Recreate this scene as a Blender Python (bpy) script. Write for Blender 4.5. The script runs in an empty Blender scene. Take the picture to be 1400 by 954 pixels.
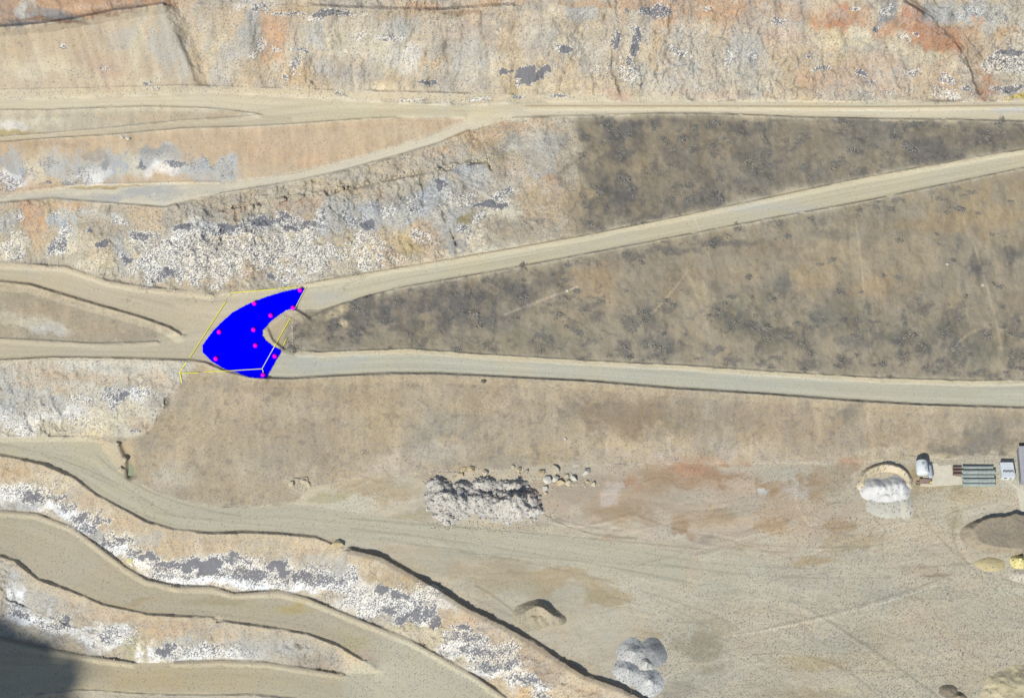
import bpy, bmesh, math, random
import numpy as np
from mathutils import Vector, Matrix

random.seed(7)
rng = np.random.default_rng(11)
SC = bpy.context.scene
COL = SC.collection

# ------------------------------------------------------------------ camera
TILT = math.radians(28.0)
LENS = 55.7
K = 18.0 / LENS / 700.0                 # tangent per photograph pixel
DIST = 650.0
AIM = Vector((0.0, 0.0, 12.0))
FWD = Vector((0.0, math.sin(TILT), -math.cos(TILT)))
UPV = Vector((0.0, math.cos(TILT), math.sin(TILT)))
CAMP = AIM - FWD * DIST
cd = bpy.data.cameras.new('camera')
cam = bpy.data.objects.new('camera', cd)
COL.objects.link(cam)
cam.location = CAMP
cam.rotation_euler = (TILT, 0, 0)
cd.lens = LENS
cd.sensor_width = 36
cd.clip_start = 1
cd.clip_end = 6000
SC.camera = cam

# ------------------------------------------------------------------ light
SUN_EL, SUN_AZ = 39.0, 207.0            # degrees; azimuth clockwise from north (+y)
w = bpy.data.worlds.new('World')
SC.world = w
w.use_nodes = True
nt = w.node_tree
sky = nt.nodes.new('ShaderNodeTexSky')
sky.sky_type = 'NISHITA'
sky.sun_disc = False
sky.sun_elevation = math.radians(SUN_EL)
sky.sun_rotation = math.radians(SUN_AZ)
sky.air_density = 1.2
sky.dust_density = 0.4
sky.ozone_density = 3.0
bg = nt.nodes['Background']
bg.inputs[1].default_value = 0.085
nt.links.new(sky.outputs[0], bg.inputs[0])
sd = bpy.data.lights.new('sun', 'SUN')
sd.energy = 3.85
sd.angle = math.radians(2.4)
sd.color = (1.0, 0.97, 0.91)
sun = bpy.data.objects.new('sun', sd)
COL.objects.link(sun)
az, el = math.radians(SUN_AZ), math.radians(SUN_EL)
SUND = Vector((math.sin(az) * math.cos(el), math.cos(az) * math.cos(el), math.sin(el)))
sun.rotation_euler = (-SUND).to_track_quat('-Z', 'Y').to_euler()
sun.location = SUND * 500
SC.view_settings.view_transform = 'Standard'
SC.view_settings.look = 'None'
SC.view_settings.gamma = 1
SC.view_settings.exposure = 0.30
SC.view_settings.use_curve_mapping = False

# ------------------------------------------------------------------ helpers
def lin(r, g, b, k=1.0):
    def f(c):
        c = c / 255.0
        return c / 12.92 if c <= 0.04045 else ((c + 0.055) / 1.055) ** 2.4
    return np.array([f(r), f(g), f(b)], dtype=np.float32) * 0.80 * k

def unproject(U, V, H):
    dx = (U - 700.0) * K
    dv = (477.0 - V) * K
    dy = FWD.y + dv * UPV.y
    dz = FWD.z + dv * UPV.z
    t = (H - CAMP.z) / dz
    return CAMP.x + dx * t, CAMP.y + dy * t

_tab = [rng.random((256, 256)).astype(np.float32) * 2 - 1 for _ in range(8)]
def vnoise(x, y, s=0):
    T = _tab[s % 8]
    xi = np.floor(x).astype(np.int64); yi = np.floor(y).astype(np.int64)
    fx = (x - xi).astype(np.float32); fy = (y - yi).astype(np.float32)
    fx = fx * fx * (3 - 2 * fx); fy = fy * fy * (3 - 2 * fy)
    xi += s * 37; yi += s * 91
    x0 = xi & 255; x1 = (xi + 1) & 255; y0 = yi & 255; y1 = (yi + 1) & 255
    a = T[y0, x0]; b = T[y0, x1]; c = T[y1, x0]; d = T[y1, x1]
    return (a + (b - a) * fx) * (1 - fy) + (c + (d - c) * fx) * fy

def fbm(x, y, octv=4, s=0, gain=0.5):
    r = 0; a = 1.0; n = 0.0
    for i in range(octv):
        r = r + a * vnoise(x * 2 ** i + 13.7 * i, y * 2 ** i - 7.3 * i, s + i)
        n += a; a *= gain
    return r / n * 1.4

def sstep(a, b, x):
    t = np.clip((x - a) / (b - a), 0, 1)
    return t * t * (3 - 2 * t)

# ------------------------------------------------------------------ layout of the quarry (edges of roads and benches, u v z)
def hz(pts, table):
    xs = [p[0] for p in table]; zs = [p[1] for p in table]
    return [(u, v, float(np.interp(u, xs, zs))) for u, v in pts]

ZA = [(-200, 49), (0, 50), (300, 50), (640, 50.5), (1000, 52), (1400, 54), (1600, 55)]
ZA1 = [(-200, 42), (0, 45), (200, 48), (360, 50)]
ZA2 = [(-200, 29), (0, 33), (240, 36), (480, 42), (640, 49.2), (720, 50.5)]
ZB = [(330, 15), (420, 16), (600, 22), (800, 29), (1000, 36), (1200, 43), (1400, 50), (1600, 55)]
ZC = [(360, 13), (500, 12), (700, 10), (1000, 8), (1400, 6), (1600, 5)]
ZD = [(-200, 9), (0, 11), (250, 14), (350, 15)]
ZE = [(-200, 6), (0, 9), (220, 13), (360, 13)]
ZF = [(-200, -19), (0, -14), (200, -9.5), (500, -7), (850, -5), (1000, -5), (1600, -4)]
ZG = [(-200, -33), (0, -30), (400, -25), (700, -22), (900, -21)]
ZH = [(-200, -47), (0, -44), (300, -38), (460, -31), (520, -27)]

A_n = [(-200, 142), (0, 137), (100, 134), (200, 131), (275, 127), (350, 130), (450, 136), (560, 142), (640, 145), (700, 141), (800, 139), (940, 138), (1200, 139), (1400, 138), (1600, 137)]
A_s1 = [(-200, 152), (0, 150), (60, 150), (140, 147), (200, 145), (280, 147), (320, 151), (352, 155)]
A1_n = [(-200, 200), (0, 187), (70, 182), (150, 175), (250, 165), (330, 160), (356, 157)]
A1_s = [(-200, 208), (0, 194), (60, 189), (150, 184), (250, 175), (330, 173), (400, 169), (470, 164), (540, 160), (600, 159), (636, 161)]
A_s2 = [(700, 161), (760, 159), (900, 155), (1000, 156), (1100, 160), (1200, 162), (1300, 163), (1400, 166), (1600, 172)]
A2_n = [(-200, 282), (0, 269), (60, 261), (110, 254), (180, 253), (250, 251), (300, 251), (350, 245), (400, 237), (480, 219), (540, 201), (590, 185), (640, 165)]
A2_s = [(-200, 290), (0, 277), (70, 271), (130, 276), (170, 279), (225, 283), (240, 279), (300, 264), (350, 256), (400, 248), (460, 235), (540, 213), (600, 195), (640, 178), (680, 166), (712, 161)]
B_n = [(330, 403), (420, 387), (470, 379), (540, 367), (600, 357), (700, 340), (800, 322), (920, 298), (1050, 271), (1160, 247), (1280, 225), (1400, 204), (1600, 168)]
B_s = [(400, 423), (425, 424), (450, 420), (500, 405), (550, 392), (620, 380), (700, 366), (800, 347), (945, 319), (1050, 299), (1200, 271), (1300, 250), (1400, 229), (1600, 190)]
C_n = [(385, 478), (410, 480), (440, 482), (480, 480), (560, 477), (600, 480), (650, 484), (750, 490), (850, 496), (940, 500), (1050, 508), (1200, 517), (1330, 521), (1400, 520), (1600, 524)]
C_s = [(360, 516), (400, 517), (460, 513), (530, 510), (600, 510), (700, 515), (800, 520), (920, 530), (1050, 538), (1150, 546), (1250, 552), (1400, 557), (1600, 564)]
D_n = [(-200, 350), (0, 360), (60, 364), (90, 366), (110, 373), (150, 386), (200, 394), (250, 399), (290, 404), (330, 403)]
D_s = [(-200, 378), (0, 384), (40, 388), (80, 400), (130, 415), (190, 432), (230, 446), (245, 455)]
E_n = [(-200, 458), (0, 463), (60, 466), (130, 470), (180, 469), (215, 467), (245, 457)]
E_s = [(-200, 498), (0, 492), (70, 488), (150, 489), (220, 491), (260, 492), (280, 495), (310, 508), (340, 515), (360, 516)]
NOSE = [(400, 423), (380, 431), (366, 445), (359, 455), (363, 465), (378, 477), (385, 478)]
F_n = [(-200, 590), (0, 598), (60, 598), (130, 599), (160, 640), (186, 658), (210, 671), (250, 684), (290, 692), (350, 693), (400, 689), (460, 696), (560, 711), (640, 717), (760, 730), (850, 742), (940, 756)]
F_s = [(-200, 606), (0, 621), (60, 633), (100, 651), (130, 675), (170, 696), (200, 712), (240, 724), (290, 728), (330, 726), (380, 728), (430, 733), (458, 745), (480, 748), (520, 757), (560, 780), (600, 803), (640, 828), (690, 852), (730, 875), (760, 895), (800, 920), (850, 937), (880, 953), (960, 1000), (1150, 1110)]
G_n = [(-200, 690), (0, 699), (50, 703), (100, 722), (140, 752), (170, 775), (200, 793), (240, 802), (290, 803), (320, 812), (350, 810), (380, 808), (420, 818), (480, 843), (560, 875), (600, 897), (650, 925), (690, 953), (760, 1005), (900, 1110)]
G_s = [(-200, 725), (0, 758), (20, 765), (50, 790), (80, 800), (100, 808), (140, 825), (200, 838), (290, 843), (360, 855), (420, 865), (460, 880), (490, 897), (512, 915)]
H_n = [(-200, 835), (0, 872), (60, 886), (120, 897), (180, 905), (240, 905), (300, 903), (360, 905), (420, 914), (470, 922), (512, 918)]
H_s = [(-200, 975), (0, 962), (60, 945), (110, 942), (200, 948), (280, 949), (340, 948), (400, 954), (470, 975), (600, 1110)]
YARD_N = [(420, 668), (470, 655), (560, 648), (700, 640), (780, 636), (900, 634), (1000, 634), (1100, 634), (1180, 632), (1240, 622), (1300, 628), (1400, 612), (1600, 600)]

CREST_L = [(-200, 48), (0, 38), (60, 33), (100, 27), (150, 17), (200, 9), (222, 6)]
CREST_R = [(270, 8), (440, 10), (600, 14), (760, 8), (900, 2), (1100, -6), (1240, -10), (1600, -10)]
lines = []
for pts, tab in ((A_n, ZA), (A_s1, ZA), (A1_n, ZA1), (A1_s, [(-200, 42), (0, 45), (200, 48), (360, 50), (640, 50.5)]), (A_s2, ZA), (A2_n, ZA2), (A2_s, ZA2),
                 (B_n, ZB), (B_s, ZB), (C_n, ZC), (C_s, ZC), (D_n, ZD), (D_s, ZD), (E_n, ZE), (E_s, ZE),
                 (F_n, ZF), (F_s, ZF), (G_n, ZG), (G_s, ZG), (H_n, ZH), (H_s, ZH),
                 (YARD_N, [(400, -6.5), (700, -5), (1000, -4.5), (1600, -3)])):
    lines.append(hz(pts, tab))
lines.append([(u, v, 14.0) for u, v in NOSE])
lines.append([(-200, 48, 77), (0, 38, 78), (100, 27, 79), (222, 6, 82)])
lines.append([(-200, 38, 77), (0, 29, 78), (100, 18, 79), (205, 0, 82)])
lines.append([(u, v, 84) for u, v in CREST_R])
# the spur on the left: ridge, and the foot of its shaded east side
lines.append([(222, 6, 82), (238, 35, 74), (254, 75, 63), (268, 112, 53)])
lines.append([(242, 6, 78), (258, 35, 70), (273, 75, 60), (285, 116, 51.5)])
lines.append([(-200, 128, 53), (0, 122, 53), (120, 121, 53), (250, 117, 53)])
lines.append([(-200, -160, 115), (1600, -160, 118)])
lines.append([(1000, 1120, -5), (1600, 1120, -5), (1600, 700, -4.5)])
lines.append([(1000, 800, -5), (1400, 800, -4.8), (1400, 950, -5)])
lines.append([(850, 780, -5), (1000, 950, -5.2)])
lines.append([(600, 740, -5.8), (700, 790, -5.6), (820, 880, -5.4)])
lines.append([(-200, 1120, -62), (350, 1120, -55)])
lines.append([(-200, 990, -60), (0, 985, -58), (200, 975, -54), (380, 985, -48)])

U0, U1, V0, V1 = -200.0, 1600.0, -160.0, 1120.0
def solve(levels=(16, 8, 4, 2)):
    Hc = None
    for st in levels:
        nu = int((U1 - U0) / st) + 1; nv = int((V1 - V0) / st) + 1
        fix = np.zeros((nv, nu), bool); val = np.zeros((nv, nu), np.float32); cnt = np.zeros((nv, nu), np.float32)
        for L in lines:
            for (a, b, c), (d, e, f) in zip(L[:-1], L[1:]):
                n = int(max(abs(d - a), abs(e - b)) / st * 1.6) + 2
                t = np.linspace(0, 1, n)
                iu = np.clip(np.rint((a + (d - a) * t - U0) / st).astype(int), 0, nu - 1)
                iv = np.clip(np.rint((b + (e - b) * t - V0) / st).astype(int), 0, nv - 1)
                np.add.at(val, (iv, iu), c + (f - c) * t); np.add.at(cnt, (iv, iu), 1)
        fix = cnt > 0
        val[fix] /= cnt[fix]
        if Hc is None:
            Hc = np.full((nv, nu), 10.0, np.float32)
            its = 1500
        else:
            py, px = Hc.shape
            yy = np.linspace(0, py - 1, nv); xx = np.linspace(0, px - 1, nu)
            y0 = np.minimum(yy.astype(int), py - 2); x0 = np.minimum(xx.astype(int), px - 2)
            fy = (yy - y0)[:, None]; fx = (xx - x0)[None]
            Hc = (Hc[y0][:, x0] * (1 - fx) + Hc[y0][:, x0 + 1] * fx) * (1 - fy) + (Hc[y0 + 1][:, x0] * (1 - fx) + Hc[y0 + 1][:, x0 + 1] * fx) * fy
            Hc = Hc.astype(np.float32)
            its = {8: 500, 4: 250, 2: 100}[st]
        for _ in range(its):
            P = np.pad(Hc, 1, mode='edge')
            N = 0.25 * (P[:-2, 1:-1] + P[2:, 1:-1] + P[1:-1, :-2] + P[1:-1, 2:])
            Hc = np.where(fix, val, N)
    for _ in range(2):
        P = np.pad(Hc, 1, mode='edge')
        Hc = 0.5 * Hc + 0.125 * (P[:-2, 1:-1] + P[2:, 1:-1] + P[1:-1, :-2] + P[1:-1, 2:])
    return Hc
HC = solve()
HST = 2.0
def samp(A, U, V, st=HST):
    x = np.clip((U - U0) / st, 0, A.shape[1] - 1.001); y = np.clip((V - V0) / st, 0, A.shape[0] - 1.001)
    x0 = x.astype(np.int64); y0 = y.astype(np.int64)
    fx = (x - x0).astype(np.float32); fy = (y - y0).astype(np.float32)
    return (A[y0, x0] * (1 - fx) + A[y0, x0 + 1] * fx) * (1 - fy) + (A[y0 + 1, x0] * (1 - fx) + A[y0 + 1, x0 + 1] * fx) * fy

STEP = 1.0
def axis(a, b, lo, hi):
    m = list(np.arange(a, b + 0.01, STEP))
    s = STEP; x = m[-1]; up = []
    while x < hi:
        s *= 1.22; x += s; up.append(x)
    s = STEP; x = m[0]; dn = []
    while x > lo:
        s *= 1.22; x -= s; dn.append(x)
    return np.array(dn[::-1] + m + up, np.float32)
us = axis(-30, 1430, -900, 2300)
vs = axis(-30, 984, -500, 1500)
U, V = np.meshgrid(us, vs)
H = samp(HC, U, V).astype(np.float32)
X, Y = unproject(U, V, H)
X = X.astype(np.float32); Y = Y.astype(np.float32)
NVv, NUu = H.shape

def sl(u0, u1, v0, v1):
    a, b = np.searchsorted(us, (u0, u1)); c, d = np.searchsorted(vs, (v0, v1))
    return (slice(max(c - 1, 0), d + 1), slice(max(a - 1, 0), b + 1))
W1 = fbm(X / 12, Y / 12, 6, 1, .62); W2 = fbm(X / 12 + 50, Y / 12, 6, 2, .62)         # warps
WA = fbm(X / 4, Y / 4, 4, 3, .6); WB = fbm(X / 4 + 31, Y / 3, 4, 6, .6)
N_big = fbm(X / 45, Y / 45, 4, 3)
N_mid = fbm(X / 12, Y / 12, 4, 4)
N_fin = fbm(X / 2.2, Y / 2.2, 3, 5)
N_str = fbm(X / 16 + 0.6 * W1, Y / 2.0 + 1.2 * W2, 4, 6)      # streaks along the contour
N_dwn = fbm(X / 1.8 + 0.8 * W1, Y / 12, 4, 7)                # streaks down the slope
RND = rng.random(H.shape).astype(np.float32)
RN2 = rng.random(H.shape).astype(np.float32)

def raster(pts):
    nu = int((U1 - U0) / 2) + 1; nv = int((V1 - V0) / 2) + 1
    M = np.zeros((nv, nu), bool)
    gu = U0 + 2 * np.arange(nu)[None]; gv = (V0 + 2 * np.arange(nv))[:, None] + 0.013
    n = len(pts)
    for i in range(n):
        (x0, y0), (x1, y1) = pts[i][:2], pts[(i + 1) % n][:2]
        if y0 == y1: continue
        r = (gv > min(y0, y1)) & (gv <= max(y0, y1))
        M ^= r & (gu < x0 + (gv - y0) * (x1 - x0) / (y1 - y0))
    return M.astype(np.float32)

def blur(M, r):
    for ax in (0, 1):
        for _ in range(2):
            c = np.cumsum(np.pad(M, [(r + 1, r) if a == ax else (0, 0) for a in (0, 1)], mode='edge'), axis=ax)
            if ax == 0: M = (c[2 * r + 1:] - c[:-2 * r - 1]) / (2 * r + 1)
            else: M = (c[:, 2 * r + 1:] - c[:, :-2 * r - 1]) / (2 * r + 1)
    return M

def pmask(pts, soft=3, warp=2.0):
    xs = [p[0] for p in pts]; ys = [p[1] for p in pts]; g = soft * 3 + warp * 2 + 4
    s = sl(min(xs) - g, max(xs) + g, min(ys) - g, max(ys) + g)
    M = raster(pts)
    r = max(1, int(round(soft / 2)))
    M = blur(M, r)
    m = samp(M, U[s] + W1[s] * warp, V[s] + W2[s] * warp)
    out = ((U[s] > U0) & (U[s] < U1)) if False else 1
    return s, (m * out).astype(np.float32)

def ldist(pts, reach):
    xs = [p[0] for p in pts]; ys = [p[1] for p in pts]
    s = sl(min(xs) - reach, max(xs) + reach, min(ys) - reach, max(ys) + reach)
    u = U[s]; v = V[s]
    D = np.full(u.shape, 1e9, np.float32)
    for p, q in zip(pts[:-1], pts[1:]):
        dx, dy = q[0] - p[0], q[1] - p[1]
        L = dx * dx + dy * dy + 1e-9
        t = np.clip(((u - p[0]) * dx + (v - p[1]) * dy) / L, 0, 1)
        D = np.minimum(D, np.hypot(u - p[0] - t * dx, v - p[1] - t * dy))
    return s, D

C = np.zeros(H.shape + (3,), np.float32)
DEN = np.zeros(H.shape, np.float32)       # density of grey speckle standing in for point-cloud holes
WHT = np.zeros(H.shape, np.float32)       # density of white specks among that speckle
ROCK = np.zeros(H.shape, np.float32)
ZONE = np.zeros(H.shape, np.int16)

def put(s, m, col, k=1.0):
    m = (m * k)[..., None]
    C[s] = C[s] * (1 - m) + np.asarray(col, np.float32) * m

def blob(u, v, ru, rv, col, k=1.0, soft=0.55):
    g = 1.9
    s = sl(u - ru * g, u + ru * g, v - rv * g, v + rv * g)
    wa = min(ru, rv) * 1.0 + 5
    wb = min(ru, rv) * 0.35 + 1
    d = np.hypot((U[s] + W1[s] * wa + WA[s] * wb * 1.6 - u) / ru, (V[s] + W2[s] * wa * .8 + WB[s] * wb - v) / rv)
    m = sstep(1.32, 1.32 - soft * 1.35, d + 0.18 * N_fin[s] + 0.16 * N_str[s])
    jc = min(max(int(np.searchsorted(vs, v)), 0), len(vs) - 1); ic = min(max(int(np.searchsorted(us, u)), 0), len(us) - 1)
    if ZONE[jc, ic] >= 11: m = m * (ZONE[s] >= 11)
    elif ZONE[jc, ic] < 11: m = m * (ZONE[s] < 11)
    put(s, m * np.clip(1 + 0.35 * N_str[s] + 0.25 * N_fin[s], 0.3, 1.15), col, k)

def dblob(u, v, ru, rv, k=1.0, hard=False):
    if v > 640: ru *= 1.2; rv *= 1.3; k = min(k * 1.2, 1.1)
    elif 280 < v < 400 and u < 500: ru *= 1.1; rv *= 1.1; k = min(k * 1.15, 1.1)
    g = 2.2
    s = sl(u - ru * g, u + ru * g, v - rv * g, v + rv * g)
    wa = min(ru, rv) * 0.9
    wa += 5
    d = np.hypot((U[s] + W1[s] * wa * 1.3 + WA[s] * (3 + .5 * rv) + N_fin[s] * 2.0 - u) / ru, (V[s] + W2[s] * wa * .8 + WB[s] * (2 + .5 * rv) - v) / rv) + 0.25 * N_fin[s]
    m = sstep(1.35, 0.75 if hard else 0.35, d) * k
    DEN[s] = np.maximum(DEN[s], m)

def poly_road(a, b):
    return list(a) + list(b)[::-1]

# ------------------------------------------------------------------ base colours by ground
base = lin(190, 178, 150)
C[:] = base
C *= (1 + 0.05 * N_big + 0.04 * N_mid)[..., None]
DEN[:] = 0.012

def zone(pts, zid, col, soft=3, warp=2.0, dens=None, rock=None, k=1.0, relief=None):
    s, m = pmask(pts, soft, warp)
    put(s, m, col, k)
    if zid is not None: ZONE[s][m > 0.5] = zid
    if dens is not None: DEN[s] = DEN[s] * (1 - m) + dens * m
    if rock is not None: ROCK[s] = ROCK[s] * (1 - m) + rock * m
    return s, m
TOPV = -150
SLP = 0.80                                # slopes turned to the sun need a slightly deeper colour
# high wall above the top road
wall = [(-200, TOPV), (1600, TOPV)] + A_n[::-1]
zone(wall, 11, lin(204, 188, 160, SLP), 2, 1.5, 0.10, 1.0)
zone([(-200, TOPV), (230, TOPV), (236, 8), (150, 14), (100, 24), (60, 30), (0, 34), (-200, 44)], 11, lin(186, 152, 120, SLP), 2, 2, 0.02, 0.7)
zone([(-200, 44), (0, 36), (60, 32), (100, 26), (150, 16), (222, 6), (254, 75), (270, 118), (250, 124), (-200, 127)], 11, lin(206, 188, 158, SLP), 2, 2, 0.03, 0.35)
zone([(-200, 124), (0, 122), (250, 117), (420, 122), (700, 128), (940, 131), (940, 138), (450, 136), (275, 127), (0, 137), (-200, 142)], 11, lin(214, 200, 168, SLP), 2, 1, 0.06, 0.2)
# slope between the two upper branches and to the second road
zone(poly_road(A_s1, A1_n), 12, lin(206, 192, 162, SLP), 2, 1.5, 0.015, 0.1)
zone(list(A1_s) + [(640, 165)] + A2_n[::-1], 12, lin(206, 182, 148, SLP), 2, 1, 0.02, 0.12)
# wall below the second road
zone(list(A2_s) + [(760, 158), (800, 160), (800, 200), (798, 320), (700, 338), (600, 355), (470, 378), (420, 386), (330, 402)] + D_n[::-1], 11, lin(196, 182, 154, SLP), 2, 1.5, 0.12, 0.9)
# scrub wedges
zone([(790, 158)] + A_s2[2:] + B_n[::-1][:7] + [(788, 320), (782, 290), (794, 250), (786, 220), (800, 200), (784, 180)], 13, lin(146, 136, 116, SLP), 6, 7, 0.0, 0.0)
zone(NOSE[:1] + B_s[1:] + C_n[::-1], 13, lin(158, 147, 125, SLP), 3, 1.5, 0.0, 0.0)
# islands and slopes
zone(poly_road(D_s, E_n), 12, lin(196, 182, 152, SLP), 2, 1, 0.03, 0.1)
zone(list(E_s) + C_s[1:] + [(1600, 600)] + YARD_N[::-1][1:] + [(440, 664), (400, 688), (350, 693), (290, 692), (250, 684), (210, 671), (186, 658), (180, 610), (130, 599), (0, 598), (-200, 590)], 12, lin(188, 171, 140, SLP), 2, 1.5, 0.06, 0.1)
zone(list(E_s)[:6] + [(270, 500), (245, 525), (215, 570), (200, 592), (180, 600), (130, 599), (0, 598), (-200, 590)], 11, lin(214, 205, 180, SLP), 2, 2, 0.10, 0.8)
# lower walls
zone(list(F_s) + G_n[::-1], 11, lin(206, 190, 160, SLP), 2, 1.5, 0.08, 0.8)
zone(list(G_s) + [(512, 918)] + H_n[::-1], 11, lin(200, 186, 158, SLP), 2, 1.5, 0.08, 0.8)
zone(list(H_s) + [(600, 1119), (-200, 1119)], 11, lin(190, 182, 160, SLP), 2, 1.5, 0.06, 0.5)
# yard
yard = [(186, 658), (210, 671), (250, 684), (350, 693), (400, 689)] + YARD_N + [(1600, 1119), (1150, 1110)] + F_s[::-1][:14]
zone([(400, 689)] + YARD_N + [(1600, 1119), (1150, 1110)] + F_s[::-1][1:15], 14, lin(196, 188, 165), 2, 1, 0.06, 0.0)

# roads
def road(n, s_, zid, col, seed, streak=0.07, dens=0.003, soft=2):
    P = poly_road(n, s_)
    s, m = pmask(P, soft, 0.8)
    xs = [p[0] for p in n]; ys = [p[1] for p in n]; xb = [p[0] for p in s_]; yb = [p[1] for p in s_]
    t = np.interp(U[s], xs, ys); b = np.interp(U[s], xb, yb)
    q = (V[s] - t) / np.maximum(b - t, 4)
    n1 = vnoise(q * 7 + seed, X[s] / 55, seed) * 0.6 + vnoise(q * 16 + seed, X[s] / 30, seed + 1) * 0.4 + 0.4 * vnoise(q * 34, X[s] / 24, seed + 2)
    lanes = 0
    for q0, am in ((.22, 1), (.36, .7), (.55, 1), (.70, .8), (.86, .6)):
        lanes = lanes + am * np.exp(-((q - q0 + .05 * vnoise(X[s] / 35, Y[s] / 35, seed + 3)) / .028) ** 2)
    n1 = n1 - 0.55 * lanes * (0.5 + 0.8 * vnoise(X[s] / 22, Y[s] / 22, seed + 4))
    cc = np.asarray(col)[None, None] * (1 + streak * 1.6 * n1 + 0.03 * N_big[s] + 0.012 * N_fin[s])[..., None]
    C[s] = C[s] * (1 - m[..., None]) + cc * m[..., None]
    ZONE[s][m > 0.5] = zid
    DEN[s] = DEN[s] * (1 - m) + dens * m
    ROCK[s] *= (1 - m)
road(A_n, A_s1 + A_s2, 1, lin(212, 204, 178), 1)
road([(340, 150)] + A_n[6:10], [(352, 158)] + A1_s[5:] + [(700, 161)], 1, lin(208, 200, 172), 1)
road(A1_n + [(400, 158)], A1_s[:7], 2, lin(194, 184, 158), 2)
road(A2_n, A2_s, 3, lin(214, 208, 186), 3)
road(D_n + [(340, 402)], D_s + [(260, 460), (340, 470)], 4, lin(200, 190, 164), 4)
road(E_n + [(245, 457), (350, 440)], E_s, 5, lin(196, 187, 162), 5)
road([(240, 399), (290, 404), (330, 403), (420, 387)], [(240, 470), (300, 480), (358, 455), (400, 424), (420, 424)], 4, lin(200, 190, 164), 6)
road([(220, 462), (300, 440), (357, 456), (363, 465), (385, 478)], [(220, 491), (280, 495), (310, 508), (340, 515), (360, 516), (385, 517)], 5, lin(196, 187, 162), 6)
road(B_n, B_s, 6, lin(200, 193, 166), 7)
road([(u, v + 5) for u, v in C_n], C_s, 7, lin(196, 194, 173), 8)
road(F_n, [(-200, 606), (0, 621), (60, 633), (100, 651), (130, 675), (170, 696), (200, 712), (240, 724), (290, 728), (330, 726), (380, 728), (430, 733), (560, 745), (700, 762), (850, 785), (940, 800)], 8, lin(193, 188, 164), 9, 0.06, 0.02)
road(G_n[:-1], G_s + [(560, 960), (700, 1100)], 9, lin(186, 178, 154), 10, 0.05, 0.03)
road(H_n[:-1] + [(560, 915), (700, 990)], H_s, 10, lin(184, 175, 148), 11, 0.06, 0.03)
road([(470, 868), (560, 876), (600, 897), (650, 925), (690, 953), (900, 1110)], [(470, 960), (600, 1110), (700, 1118)], 9, lin(186, 181, 158), 12, 0.03, 0.07)

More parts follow.
